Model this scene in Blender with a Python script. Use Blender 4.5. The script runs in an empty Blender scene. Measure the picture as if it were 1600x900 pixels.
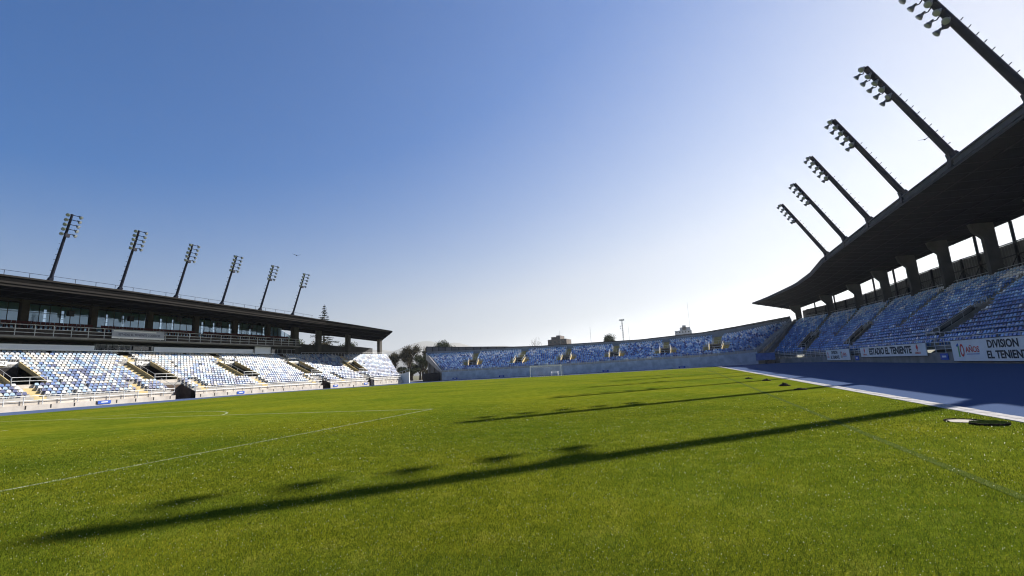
import bpy, bmesh, math, random
import numpy as np
from mathutils import Vector, Matrix, Euler
random.seed(7); rng = np.random.default_rng(7)
sc = bpy.context.scene
R = math.radians

# ---------------------------------------------------------------- camera
cam_d = bpy.data.cameras.new("camera"); cam = bpy.data.objects.new("camera", cam_d)
sc.collection.objects.link(cam); sc.camera = cam
F_PX = 738.1
cam_d.sensor_width = 36.0; cam_d.lens = F_PX / 1600 * 36
cam_d.clip_start = 0.1; cam_d.clip_end = 40000
pitch, yaw, roll = 0.1720, -0.3405, -0.0537
fw = Vector((math.sin(yaw)*math.cos(pitch), math.cos(yaw)*math.cos(pitch), math.sin(pitch)))
rt = Vector((math.cos(yaw), -math.sin(yaw), 0)); up = rt.cross(fw)
r2 = math.cos(roll)*rt + math.sin(roll)*up; u2 = -math.sin(roll)*rt + math.cos(roll)*up
m = Matrix((r2, u2, -fw)).transposed().to_4x4(); m.translation = Vector((-2.98, -2.69, 1.51))
cam.matrix_world = m
CAM = np.array([-2.98, -2.69, 1.51])

# ---------------------------------------------------------------- sky, sun, exposure
SUN_AZ, SUN_EL = R(35.3), R(32.4)          # azimuth from +Y towards +X
w = bpy.data.worlds.new("World"); sc.world = w; w.use_nodes = True
nt = w.node_tree; nt.nodes.clear()
sky = nt.nodes.new("ShaderNodeTexSky"); sky.sky_type = 'NISHITA'; sky.sun_disc = False
sky.sun_elevation = SUN_EL; sky.sun_rotation = SUN_AZ
sky.altitude = 500; sky.air_density = 1.0; sky.dust_density = .15; sky.ozone_density = 4.0
bg = nt.nodes.new("ShaderNodeBackground"); bg.inputs[1].default_value = 0.052
wo = nt.nodes.new("ShaderNodeOutputWorld")
hs = nt.nodes.new('ShaderNodeHueSaturation'); hs.inputs['Saturation'].default_value = 1.48; hs.inputs['Hue'].default_value = .507; hs.inputs['Value'].default_value = 1.0
bw = nt.nodes.new('ShaderNodeRGBToBW'); mr = nt.nodes.new('ShaderNodeMapRange')      # paler air where the sky is brightest
mr.inputs['From Min'].default_value = 1.0; mr.inputs['From Max'].default_value = 4.5; mr.inputs['To Min'].default_value = 1.68; mr.inputs['To Max'].default_value = .60
mv = nt.nodes.new('ShaderNodeMapRange'); mv.inputs['From Min'].default_value = 1.2; mv.inputs['From Max'].default_value = 6.0; mv.inputs['To Min'].default_value = 1.15; mv.inputs['To Max'].default_value = .46
nt.links.new(bw.outputs[0], mv.inputs['Value']); nt.links.new(mv.outputs[0], hs.inputs['Value'])
nt.links.new(sky.outputs[0], bw.inputs[0]); nt.links.new(bw.outputs[0], mr.inputs['Value']); nt.links.new(mr.outputs[0], hs.inputs['Saturation'])
nt.links.new(sky.outputs[0], hs.inputs['Color']); nt.links.new(hs.outputs[0], bg.inputs[0]); nt.links.new(bg.outputs[0], wo.inputs[0])
sl = bpy.data.lights.new("sun", 'SUN'); sl.energy = 5.0; sl.angle = R(0.42); sl.color = (1.0, 0.94, 0.85)
so = bpy.data.objects.new("sun", sl); sc.collection.objects.link(so)
sd = Vector((math.sin(SUN_AZ)*math.cos(SUN_EL), math.cos(SUN_AZ)*math.cos(SUN_EL), math.sin(SUN_EL)))
so.rotation_euler = sd.to_track_quat('Z', 'Y').to_euler()
sc.view_settings.view_transform = 'Standard'; sc.view_settings.look = 'None'
sc.view_settings.exposure = 1.18; sc.view_settings.gamma = 1.0
sc.cycles.use_denoising = True; sc.cycles.denoiser = 'OPENIMAGEDENOISE'; sc.cycles.denoising_input_passes = 'RGB_ALBEDO_NORMAL'; sc.cycles.denoising_prefilter = 'ACCURATE'; sc.cycles.pixel_filter_type = 'BLACKMAN_HARRIS'; sc.cycles.filter_width = 1.15
sc.cycles.max_bounces = 8; sc.cycles.transparent_max_bounces = 12
sc.cycles.sample_clamp_indirect = 6

# ---------------------------------------------------------------- materials
MATS = {}
def mat(name, col, rough=0.8, spec=0.3, var=0.0, scale=2.0, metal=0.0, bump=0.0, col2=None, detail=6, coords='Object'):
    if name in MATS: return MATS[name]
    M = bpy.data.materials.new(name); M.use_nodes = True; MATS[name] = M
    n = M.node_tree.nodes; L = M.node_tree.links; p = n["Principled BSDF"]
    p.inputs["Roughness"].default_value = rough; p.inputs["Metallic"].default_value = metal
    p.inputs["Specular IOR Level"].default_value = spec
    p.inputs["Base Color"].default_value = (*col, 1)
    if var or bump or col2:
        tc = n.new("ShaderNodeTexCoord"); nz = n.new("ShaderNodeTexNoise")
        nz.inputs["Scale"].default_value = scale; nz.inputs["Detail"].default_value = detail
        L.new(tc.outputs[coords], nz.inputs["Vector"])
        cr = n.new("ShaderNodeValToRGB")
        a = col2 if col2 else tuple(c*(1-var) for c in col); b = col if col2 else tuple(min(1, c*(1+var)) for c in col)
        cr.color_ramp.elements[0].position = 0.34; cr.color_ramp.elements[1].position = 0.66
        cr.color_ramp.elements[0].color = (*a, 1); cr.color_ramp.elements[1].color = (*b, 1)
        L.new(nz.outputs["Fac"], cr.inputs[0]); L.new(cr.outputs[0], p.inputs["Base Color"])
        if bump:
            bp = n.new("ShaderNodeBump"); bp.inputs["Strength"].default_value = bump
            L.new(nz.outputs["Fac"], bp.inputs["Height"]); L.new(bp.outputs[0], p.inputs["Normal"])
    return M
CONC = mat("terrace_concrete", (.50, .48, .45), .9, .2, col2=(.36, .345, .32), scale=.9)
CONCL = mat("sunlit_terrace", (.38, .365, .345), .9, .1, col2=(.29, .28, .265), scale=.9)  # terrace concrete darkened in colour to hold back full sun
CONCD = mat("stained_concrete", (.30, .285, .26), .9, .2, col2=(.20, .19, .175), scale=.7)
CONCW = mat("pale_wall", (.54, .50, .45), .9, .1, col2=(.40, .36, .32), scale=.8)
FARW = mat("pale_blue_wall", (.56, .62, .70), .8, .1, col2=(.38, .44, .52), scale=.9)
WHITE = mat("white_paint", (.78, .78, .77), .6, .3, var=.06, scale=.6)
PANEL = mat("white_panel", (.82, .82, .83), .5, .3, var=.04, scale=.5)
YEL = mat("cream_yellow_paint", (.54, .44, .24), .8, .1, col2=(.42, .34, .18), scale=1.6)
YELD = mat("worn_yellow_paint", (.46, .37, .15), .85, .2, col2=(.27, .23, .12), scale=1.3)
DARK = mat("dark_steel", (.020, .022, .030), .6, .15, var=.2, scale=2)
MAST = mat("mast_paint", (.016, .019, .034), .6, .12, var=.2, scale=1.5)
RAIL = mat("galvanised_rail", (.60, .61, .62), .5, .5, var=.1, scale=3, metal=.15)
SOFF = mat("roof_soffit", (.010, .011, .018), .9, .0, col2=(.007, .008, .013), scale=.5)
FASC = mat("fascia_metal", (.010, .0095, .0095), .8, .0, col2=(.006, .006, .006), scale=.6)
FASL = mat("fascia_trim", (.024, .022, .021), .8, .05, var=.1, scale=1)
FASR = mat("fascia_dark", (.055, .062, .09), .7, .1, var=.15, scale=1)
COLB = mat("brown_column", (.042, .034, .029), .8, .2, var=.2, scale=1.5)
COLG = mat("grey_column", (.10, .094, .088), .85, .1, col2=(.07, .066, .062), scale=.8)
VOID = mat("tunnel_dark", (.035, .032, .032), .9, .1, var=.2, scale=1)  # near-black colour standing in for the unlit depth of openings
REDS = mat("dark_red_plastic", (.06, .012, .014), .6, .15, var=.1, scale=4)
GREY = mat("grey_plastic", (.16, .17, .19), .5, .4, var=.1, scale=4)
SCRN = mat("corrugated_sheet", (.17, .165, .17), .6, .3, col2=(.11, .107, .11), scale=.5)
REDP = mat("red_print", (.62, .06, .04), .6, .3); BLKP = mat("black_print", (.02, .022, .028), .6, .3)
ORGP = mat("orange_red_print", (.70, .13, .05), .6, .3); GRNP = mat("green_print", (.12, .38, .12), .6, .3)
BLUP = mat("blue_print", (.02, .12, .45), .6, .3); BLUS = mat("blue_sign", (.03, .09, .42), .6, .3, var=.1, scale=3)
SOIL = mat("dark_soil", (.030, .024, .015), .95, .1, var=.4, scale=20, bump=.5)
SAND = mat("pale_sand", (.36, .33, .28), .9, .1, var=.1, scale=20)
LENS = mat("lamp_lens", (.30, .33, .36), .12, .8, var=.05, scale=5, metal=.3)
LAMPB = mat("lamp_housing", (.10, .11, .12), .4, .5, var=.1, scale=5, metal=.3)
BARK = mat("tree_bark", (.09, .07, .055), .9, .1, var=.3, scale=6)
LEAFD = mat("dark_leaves", (.030, .045, .018), .7, .2, col2=(.075, .085, .035), scale=.9)
LEAFB = mat("autumn_leaves", (.12, .095, .055), .7, .1, col2=(.055, .055, .03), scale=1.1)
LEAFG = mat("needle_foliage", (.028, .045, .030), .7, .2, col2=(.05, .07, .04), scale=1.5)
BIRD = mat("bird_feathers", (.03, .027, .025), .8, .1, var=.3, scale=20)

def attr_mat(name, attr, rough=.5, spec=.35):
    M = bpy.data.materials.new(name); M.use_nodes = True; n = M.node_tree.nodes; p = n["Principled BSDF"]
    a = n.new("ShaderNodeAttribute"); a.attribute_name = attr
    M.node_tree.links.new(a.outputs["Color"], p.inputs["Base Color"])
    p.inputs["Roughness"].default_value = rough; p.inputs["Specular IOR Level"].default_value = spec
    return M

# glass: part mirror, part clear
GLASS = bpy.data.materials.new("window_glass"); GLASS.use_nodes = True
n = GLASS.node_tree.nodes; L = GLASS.node_tree.links; n.remove(n["Principled BSDF"])
tr = n.new("ShaderNodeBsdfTransparent"); tr.inputs[0].default_value = (.66, .78, .86, 1)
gl = n.new("ShaderNodeBsdfGlossy"); gl.inputs["Roughness"].default_value = .03; gl.inputs[0].default_value = (.45, .60, .76, 1)
mx = n.new("ShaderNodeMixShader"); mx.inputs[0].default_value = .20
L.new(tr.outputs[0], mx.inputs[1]); L.new(gl.outputs[0], mx.inputs[2]); L.new(mx.outputs[0], n["Material Output"].inputs[0])

# ---------------------------------------------------------------- object helpers
COL = sc.collection
def tag(o, label=None, cat=None, group=None, kind=None):
    if label: o["label"] = label
    if cat: o["category"] = cat
    if group: o["group"] = group
    if kind: o["kind"] = kind
    return o
def empty(name, loc=(0, 0, 0), rz=0, label=None, cat=None, group=None):
    o = bpy.data.objects.new(name, None); COL.objects.link(o); o.location = loc; o.rotation_euler = (0, 0, rz)
    o.empty_display_size = .3
    return tag(o, label, cat, group)
class MB:
    def __init__(s): s.v = []; s.f = []; s.mi = []; s.cur = 0
    def add(s, vs, fs):
        b = len(s.v); s.v += [tuple(map(float, q)) for q in vs]
        for q in fs: s.f.append(tuple(b+i for i in q)); s.mi.append(s.cur)
    def quad(s, a, b, c, d): s.add([a, b, c, d], [(0, 1, 2, 3)])
    def box(s, c, d, M=None):
        x, y, z = d[0]/2, d[1]/2, d[2]/2
        vs = [Vector((i*x, j*y, k*z)) for k in (-1, 1) for j in (-1, 1) for i in (-1, 1)]
        if M is not None: vs = [M @ q for q in vs]
        vs = [(q[0]+c[0], q[1]+c[1], q[2]+c[2]) for q in vs]
        s.add(vs, [(0, 2, 3, 1), (4, 5, 7, 6), (0, 1, 5, 4), (2, 6, 7, 3), (0, 4, 6, 2), (1, 3, 7, 5)])
    def bb(s, x0, x1, y0, y1, z0, z1): s.box(((x0+x1)/2, (y0+y1)/2, (z0+z1)/2), (x1-x0, y1-y0, z1-z0))
    def tube(s, a, b, ra, rb=None, n=8, cap=True):
        a, b = Vector(a), Vector(b); rb = ra if rb is None else rb
        d = (b-a); 
        if d.length < 1e-6: return
        q = d.to_track_quat('Z', 'Y').to_matrix()
        vs = []
        for c, r_ in ((a, ra), (b, rb)):
            for i in range(n):
                t = 2*math.pi*i/n; vs.append(c + q @ Vector((r_*math.cos(t), r_*math.sin(t), 0)))
        fs = [(i, (i+1) % n, n+(i+1) % n, n+i) for i in range(n)]
        if cap: fs += [tuple(range(n-1, -1, -1)), tuple(range(n, 2*n))]
        s.add(vs, fs)
    def lathe(s, prof, M, n=14):
        vs = [];
        for r_, z in prof:
            for i in range(n):
                t = 2*math.pi*i/n; vs.append(M @ Vector((r_*math.cos(t), r_*math.sin(t), z)))
        fs = [(k*n+i, k*n+(i+1) % n, (k+1)*n+(i+1) % n, (k+1)*n+i) for k in range(len(prof)-1) for i in range(n)]
        fs += [tuple(range(n-1, -1, -1)), tuple(range((len(prof)-1)*n, len(prof)*n))]
        s.add(vs, fs)
    def prism(s, poly, ax, a0, a1):
        """poly: list of 2D points in the plane without axis ax; extruded from a0 to a1."""
        def P3(q, a):
            q = list(q); q.insert(ax, a); return tuple(q)
        n_ = len(poly); vs = [P3(q, a0) for q in poly] + [P3(q, a1) for q in poly]
        s.add(vs, [tuple(range(n_)), tuple(range(2*n_-1, n_-1, -1))] + [(i, n_+i, n_+(i+1) % n_, (i+1) % n_) for i in range(n_)])
    def build(s, name, mats, parent=None, smooth=False, fixn=True):
        me = bpy.data.meshes.new(name); me.from_pydata(s.v, [], s.f)
        for M in (mats if isinstance(mats, (list, tuple)) else [mats]): me.materials.append(M)
        if len(me.materials) > 1: me.polygons.foreach_set("material_index", s.mi)
        if smooth: me.polygons.foreach_set("use_smooth", [True]*len(me.polygons))
        if fixn:
            bm = bmesh.new(); bm.from_mesh(me); bmesh.ops.recalc_face_normals(bm, faces=bm.faces); bm.to_mesh(me); bm.free()
        me.update(); o = bpy.data.objects.new(name, me); COL.objects.link(o)
        if parent: o.parent = parent
        return o
def wpart(mb, name, mats, parent, **k):
    """Part given in world coordinates under a parent that only has a location."""
    o = mb.build(name, mats, parent, **k); o.matrix_parent_inverse = Matrix.Translation(-Vector(parent.location)); return o
def copy_tree(o, parent=None):
    c = o.copy(); COL.objects.link(c); c.parent = parent
    for ch in list(o.children): copy_tree(ch, c)
    return c
ORD = ["first", "second", "third", "fourth", "fifth", "sixth", "seventh", "eighth", "ninth", "tenth", "eleventh", "twelfth",
       "thirteenth", "fourteenth", "fifteenth", "sixteenth", "seventeenth", "eighteenth", "nineteenth", "twentieth"]
def ordi(i):
    if i < 20: return ORD[i]
    T = {2: "twenty", 3: "thirty", 4: "forty", 5: "fifty", 6: "sixty"}
    k = i+1; 
    if k % 10 == 0: return T[k//10][:-1] + "ieth"
    return T[k//10] + "-" + ORD[k % 10-1]
def text(body, size, loc, rot, m_, parent, name="lettering", ex=.004, sx=1.0, bold=0.0, align='CENTER'):
    cu = bpy.data.curves.new(name, 'FONT'); cu.body = body; cu.size = size; cu.extrude = ex; cu.offset = bold
    cu.align_x = align; cu.align_y = 'CENTER'; cu.resolution_u = 3
    t = bpy.data.objects.new(name, cu); COL.objects.link(t)
    bpy.context.view_layer.update()
    me = bpy.data.meshes.new_from_object(t.evaluated_get(bpy.context.evaluated_depsgraph_get()))
    bpy.data.objects.remove(t); bpy.data.curves.remove(cu)
    o = bpy.data.objects.new(name, me); COL.objects.link(o); me.materials.clear(); me.materials.append(m_)
    o.location = loc; o.rotation_euler = rot; o.scale = (sx, 1, 1); o.parent = parent
    return o

def sm(t): t = max(0., min(1., t)); return t*t*(3-2*t)
def gz(x, y):
    far = sm((y-60)/45)*(1-.75*sm((y-108)/6))
    D = .30-.20*sm((y-27)/35)
    return -.10*sm(-x/60) - .30*far*sm((-x+25)/60) - D*sm((-x-60)/11)*(1-sm((-x-71)/4))
def interp(tab, s):
    """tab: sorted list of (s, tuple)"""
    if s <= tab[0][0]: return np.array(tab[0][1], float)
    for (a, p), (b, q) in zip(tab, tab[1:]):
        if s <= b:
            t = (s-a)/(b-a); return np.array(p, float)*(1-t) + np.array(q, float)*t
    return np.array(tab[-1][1], float)

# ---------------------------------------------------------------- ground, track, pitch
def sheet(name, xs, ys, dz, M, skirt=False):
    vs = [(x, y, gz(x, y)+dz) for y in ys for x in xs]; nx = len(xs)
    fs = [(j*nx+i, j*nx+i+1, (j+1)*nx+i+1, (j+1)*nx+i) for j in range(len(ys)-1) for i in range(nx-1)]
    b = MB(); b.add(vs, fs); return b.build(name, M, fixn=False)
GR = bpy.data.materials.new("turf"); GR.use_nodes = True
n = GR.node_tree.nodes; L = GR.node_tree.links; p = n["Principled BSDF"]
tc = n.new("ShaderNodeTexCoord")
def nz(scale, det=5, rough=.6):
    q = n.new("ShaderNodeTexNoise"); q.inputs["Scale"].default_value = scale; q.inputs["Detail"].default_value = det
    q.inputs["Roughness"].default_value = rough; L.new(tc.outputs["Object"], q.inputs["Vector"]); return q
def ramp(src, stops):
    q = n.new("ShaderNodeValToRGB"); e = q.color_ramp.elements
    while len(e) < len(stops): e.new(.5)
    for i, (ps, c) in enumerate(stops): e[i].position = ps; e[i].color = (*c, 1)
    L.new(src, q.inputs[0]); return q
def mixc(a, b, f, mode='MIX'):
    q = n.new("ShaderNodeMix"); q.data_type = 'RGBA'; q.blend_type = mode
    if isinstance(f, float): q.inputs[0].default_value = f
    else: L.new(f, q.inputs[0])
    L.new(a, q.inputs[6]); L.new(b, q.inputs[7]); return q
big = nz(.16, 5, .65); mid = nz(2.2, 8, .8); fine = nz(45, 4, .75)
c1 = ramp(mid.outputs["Fac"], [(.32, (.072, .094, .005)), (.52, (.112, .136, .010)), (.70, (.180, .190, .026))])  # lighter than the blades: far turf carries its backlit glow in colour
c2 = ramp(big.outputs["Fac"], [(.36, (.72, .84, .8)), (.50, (1, 1, 1)), (.64, (1.26, 1.12, 1.0))])
c3 = ramp(fine.outputs["Fac"], [(.32, (.42, .45, .45)), (.52, (1, 1, 1)), (.70, (1.45, 1.4, 1.3))])
mm = mixc(c1.outputs[0], c2.outputs[0], 1.0, 'MULTIPLY'); mm2 = mixc(mm.outputs[2], c3.outputs[0], 1.0, 'MULTIPLY')
L.new(mm2.outputs[2], p.inputs["Base Color"]); p.inputs["Roughness"].default_value = .75; p.inputs["Specular IOR Level"].default_value = .0
p.inputs["Sheen Weight"].default_value = .0; p.inputs["Sheen Roughness"].default_value = .5; p.inputs["Sheen Tint"].default_value = (.8, .9, .25, 1)
bp = n.new("ShaderNodeBump"); bp.inputs["Strength"].default_value = .55; bp.inputs["Distance"].default_value = .03
L.new(fine.outputs["Fac"], bp.inputs["Height"]); L.new(bp.outputs[0], p.inputs["Normal"])

TRK = mat("blue_track", (.080, .112, .195), .9, .0, col2=(.058, .084, .158), scale=30, bump=.25)
EARTH = mat("dry_earth", (.17, .15, .10), .95, .1, col2=(.09, .10, .05), scale=.05)
b = MB(); b.quad((-26000, -26000, -.75), (26000, -26000, -.75), (26000, 26000, -.75), (-26000, 26000, -.75))
tag(b.build("ground", EARTH, fixn=False), kind="structure")
fx = lambda a, b_, s: list(np.arange(a, b_, s)) + [b_]
tag(sheet("running_track", fx(-76, 22, 2.), fx(-12, 116, 2.), -.03, TRK), kind="structure")
tag(sheet("concourse", fx(-110, -76, 2.), fx(-12, 150, 3.), -.05, CONCD), kind="structure")
tag(sheet("service_road", fx(-76, 45, 3.), fx(116, 150, 2.), -.05, CONCD), kind="structure")
PX0, PX1, PY0, PY1 = -71., 2.95, -8., 108.
tag(sheet("pitch", fx(PX0, PX1, 1.), fx(PY0, PY1, 1.), 0, GR), kind="structure")
KERB = mat("kerb_stone", (.42, .41, .40), .9, .05, col2=(.28, .27, .27), scale=9)
kb = MB()
y = -8.
while y < 108.2:                                                   # paving strip laid in slabs
    y1 = min(y+.6, 108.4)
    for xx in (2.96, 3.18): kb.bb(xx+random.uniform(-.004, .004), xx+.205, y+.02, y1-.02, -.12, .012+random.uniform(-.004, .004))
    y = y1
x = -71.
while x < 3.3:
    kb.bb(x+.01, x+.98, 108.02, 108.42, gz(x, 108)-.12, gz(x, 108)+.015); x += 1.
tag(kb.build("kerb", KERB), kind="structure")

# pitch markings --------------------------------------------------
LINE = mat("line_paint", (.31, .34, .21), .85, .1, col2=(.15, .19, .06), scale=9)
LINEF = mat("worn_line_paint", (.085, .108, .030), .9, .0, col2=(.060, .082, .012), scale=5)
def strip(mb, pts, wd):
    for (a, c) in zip(pts, pts[1:]):
        a, c = Vector((*a, 0)), Vector((*c, 0)); nseg = max(1, int((c-a).length))
        nrm = (c-a).normalized().cross(Vector((0, 0, 1)))*wd/2
        for i in range(nseg):
            q0 = a.lerp(c, i/nseg); q1 = a.lerp(c, (i+1)/nseg)
            mb.quad(*[(v.x, v.y, gz(v.x, v.y)+.005) for v in (q0-nrm, q1-nrm, q1+nrm, q0+nrm)])
def arc(cx, cy, r_, a0, a1, k=40): return [(cx+r_*math.cos(a0+(a1-a0)*i/k), cy+r_*math.sin(a0+(a1-a0)*i/k)) for i in range(k+1)]
b = MB(); W_ = .12
strip(b, [(-13.84, 0), (-13.84, 16.56)], W_); strip(b, [(-13.90, 16.5), (-54.16, 16.5)], W_)
strip(b, [(-24.84, 0), (-24.84, 5.5), (-43.16, 5.5), (-43.16, 0)], W_); strip(b, [(-54.16, 16.44), (-54.16, 0)], W_)
al = math.acos(5.5/9.15); strip(b, arc(-34, 11, 9.15, math.pi/2-al, math.pi/2+al), W_)
b.quad(*[(-34+dx, 11+dy, gz(-34, 11)+.005) for dx, dy in ((-.12, -.12), (.12, -.12), (.12, .12), (-.12, .12))])
tag(b.build("pitch_lines", LINE, fixn=False), kind="structure")
b = MB()
strip(b, [(0, 0), (0, 105)], .13); strip(b, [(-.06, 52.5), (-68, 52.5)], .12); strip(b, [(-68, 0), (-68, 105)], .12)
strip(b, [(-.06, 105), (-67.9, 105)], .12); strip(b, arc(-34, 52.5, 9.15, 0, 2*math.pi, 60), .12)
strip(b, [(-13.84, 104.9), (-13.84, 88.5), (-54.16, 88.5), (-54.16, 104.9)], .12)
tag(b.build("worn_pitch_lines", LINEF, fixn=False), kind="structure")

# grass blades near the camera ------------------------------------
BL = bpy.data.materials.new("grass_blades"); BL.use_nodes = True
n = BL.node_tree.nodes; L = BL.node_tree.links; n.remove(n["Principled BSDF"])
at = n.new("ShaderNodeAttribute"); at.attribute_name = "Col"
df = n.new("ShaderNodeBsdfDiffuse"); tl = n.new("ShaderNodeBsdfTranslucent"); gs = n.new("ShaderNodeBsdfGlossy"); gs.inputs["Roughness"].default_value = .35
gs.inputs[0].default_value = (.5, .55, .4, 1)
m1 = n.new("ShaderNodeMixShader"); m1.inputs[0].default_value = .45; m2 = n.new("ShaderNodeMixShader"); m2.inputs[0].default_value = .0
L.new(at.outputs[0], df.inputs[0]); L.new(at.outputs[0], tl.inputs[0]); L.new(df.outputs[0], m1.inputs[1]); L.new(tl.outputs[0], m1.inputs[2])
L.new(m1.outputs[0], m2.inputs[1]); L.new(gs.outputs[0], m2.inputs[2]); L.new(m2.outputs[0], n["Material Output"].inputs[0])
def blades():
    N = 760000
    # sample in polar form round the camera so that density falls with distance
    u = rng.random(N); d0, d1 = 2.6, 26.
    d = d0*(d1/d0)**(u**.95)
    az = yaw + (rng.random(N)-.5)*R(104)
    x = CAM[0]+d*np.sin(az); y = CAM[1]+d*np.cos(az)
    k = (x < PX1-.02) & (x > PX0) & (y > PY0)
    hole = ((x-2.19)/.28)**2+((y-9.80)/.28)**2 < 1; lid = ((x-2.37)/.29)**2+((y-9.27)/.29)**2 < 1
    k &= ~hole & ~lid & (rng.random(N) > np.clip((d-15)/11, 0, 1)**1.3)
    x, y, d = x[k], y[k], d[k]; N = len(x)
    h = rng.uniform(.012, .028, N); wd = rng.uniform(.0016, .0030, N)*np.clip(d/5, 1, 3.0)
    a = rng.random(N)*2*np.pi; ln = rng.normal(0, .010, (N, 2)) 
    z0 = np.array([gz(*q) for q in zip(x[:2000], y[:2000])]).mean()*0
    dx, dy = np.cos(a)*wd/2, np.sin(a)*wd/2
    dsel = rng.random(N)
    V = np.zeros((N, 5, 3))
    V[:, 0] = np.stack([x-dx, y-dy, np.full(N, -.002)], 1); V[:, 1] = np.stack([x+dx, y+dy, np.full(N, -.002)], 1)
    V[:, 2] = np.stack([x+dx*.8+ln[:, 0]*.4, y+dy*.8+ln[:, 1]*.4, h*.55], 1); V[:, 3] = np.stack([x-dx*.8+ln[:, 0]*.4, y-dy*.8+ln[:, 1]*.4, h*.55], 1)
    V[:, 4] = np.stack([x+ln[:, 0]*1.3, y+ln[:, 1]*1.3, h], 1)
    me = bpy.data.meshes.new("grass"); nv = N*5
    me.vertices.add(nv); me.vertices.foreach_set("co", V.reshape(-1))
    base = (np.arange(N)*5)[:, None]
    loops = np.concatenate([base+np.array([[0, 1, 2, 3]]), base+np.array([[3, 2, 4]])], 1).reshape(-1)
    me.loops.add(N*7); me.loops.foreach_set("vertex_index", loops)
    me.polygons.add(N*2); st = np.stack([np.arange(N)*7, np.arange(N)*7+4], 1).reshape(-1)
    me.polygons.foreach_set("loop_start", st); me.update(calc_edges=True)
    base_c = np.array([.056, .084, .011]); c = base_c[None]*rng.uniform(.40, 1.65, (N, 1))*rng.uniform(.9, 1.1, (N, 3))
    yl = rng.random(N) < .10; c[yl] = np.array([.22, .22, .02])*rng.uniform(.7, 1.2, (yl.sum(), 1))
    # patches of yellower growth
    def vnoise(sx, sy, seed):
        g = np.random.default_rng(seed).random((64, 64)); u_, v_ = (x+40)/sx, (y+40)/sy; i_, j_ = np.floor(u_).astype(int), np.floor(v_).astype(int)
        fu, fv = u_-i_, v_-j_; fu, fv = fu*fu*(3-2*fu), fv*fv*(3-2*fv); q = lambda a_, b_: g[(i_+a_) % 64, (j_+b_) % 64]
        return (q(0, 0)*(1-fu)+q(1, 0)*fu)*(1-fv)+(q(0, 1)*(1-fu)+q(1, 1)*fu)*fv
    pt = vnoise(2.3, 1.6, 1)*.45+vnoise(.9, .6, 2)*.35+vnoise(.33, .25, 3)*.2
    yp_ = np.clip((vnoise(1.4, .7, 5)-.72)/.2, 0, 1)[:, None]
    c *= (.62+.76*pt)[:, None]; c = c*(1+yp_*np.array([.55, .32, .1]))
    dw = rng.random(N) < .013*np.clip(1.25-d/22, .1, 1); c[dw] = np.array([.80, .82, .66])
    # dew glints painted near-white: shrink those blades to small lozenges at blade height
    V2 = V.copy(); kk = np.where(dw)[0]; sz = rng.uniform(.0022, .0042, len(kk))*np.clip(d[kk]/6, .8, 2.0); zz = rng.uniform(.014, .026, len(kk))
    for j, (ox, oz) in enumerate(((-1, 0), (0, -1), (1, 0), (0, 1), (0, 1.2))):
        V2[kk, j, 0] = x[kk]+ox*sz*np.cos(a[kk]); V2[kk, j, 1] = y[kk]+ox*sz*np.sin(a[kk]); V2[kk, j, 2] = zz+oz*sz
    me.vertices.foreach_set("co", V2.reshape(-1)); me.update()
    ca = me.color_attributes.new("Col", 'FLOAT_COLOR', 'POINT')
    full = np.ones((N, 5, 4)); full[:, :, :3] = c[:, None, :]; ca.data.foreach_set("color", full.reshape(-1))
    me.materials.append(BL)
    o = bpy.data.objects.new("grass", me); COL.objects.link(o)
    tag(o, "short mown green grass blades in the foreground of the pitch", "grass", kind="stuff")
blades()

# ---------------------------------------------------------------- seat shapes
def seat_template():
    # pan + curved back with clipped top corners; faces +Y local (front), origin at tread under seat
    b = MB()
    b.box((0, .03, .33), (.40, .36, .05), Euler((R(8), 0, 0)).to_matrix())
    P = [(-.19, .32), (-.205, .52), (-.13, .64), (.13, .64), (.205, .52), (.19, .32)]
    fr = [(x, -.16-(z-.32)*.30+(.03 if abs(x) > .18 else 0), z) for x, z in P]; bk = [(x, y-.045, z) for x, y, z in fr]
    b.add(fr+bk, [(0, 1, 2, 3, 4, 5), (11, 10, 9, 8, 7, 6)] + [(i, 6+i, 6+(i+1) % 6, (i+1) % 6) for i in range(6)])
    b.box((0, -.10, .16), (.06, .10, .32))
    return b
ST = seat_template(); STV = np.array(ST.v); STF = ST.f
SEATC = {"white": (.45, .46, .475), "pale blue": (.23, .33, .45), "sky blue": (.105, .20, .37), "royal blue": (.055, .115, .29), "navy blue": (.030, .045, .14), "cream": (.46, .42, .36)}
SEATS = []           # (pos, facing angle, colour name, stand, row, index)
def seat_colour(stand, t, rw, k, s=0):
    q = random.random()
    if stand == 'L':
        pw = (.50*t+.22)*(.45 if s > 89 else 1); pn = .46*(1-t)**1.3+(.25 if s > 89 else 0)  # fewer white, more dark seats past the bend, offsetting full sun in colour
        if q < pw: return "cream" if random.random() < .14 else "white"
        if q < pw+pn: return "navy blue" if random.random() < .55 else "royal blue"
        return random.choice(["pale blue", "pale blue", "sky blue", "royal blue" if t < .5 else "pale blue"])
    if stand == 'F':
        pw = .95*max(0, t-.52)/.48 + .05
        if q < pw: return "white" if random.random() < .7 else "pale blue"
        return random.choice(["royal blue", "royal blue", "sky blue", "sky blue", "navy blue", "pale blue"])
    pw = .95*max(0, t-.60)/.40+.05
    if q < pw: return "white" if random.random() < .5 else "pale blue"
    return random.choice(["royal blue", "sky blue", "sky blue", "royal blue", "pale blue" if t > .45 else "navy blue", "royal blue"])

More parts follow.
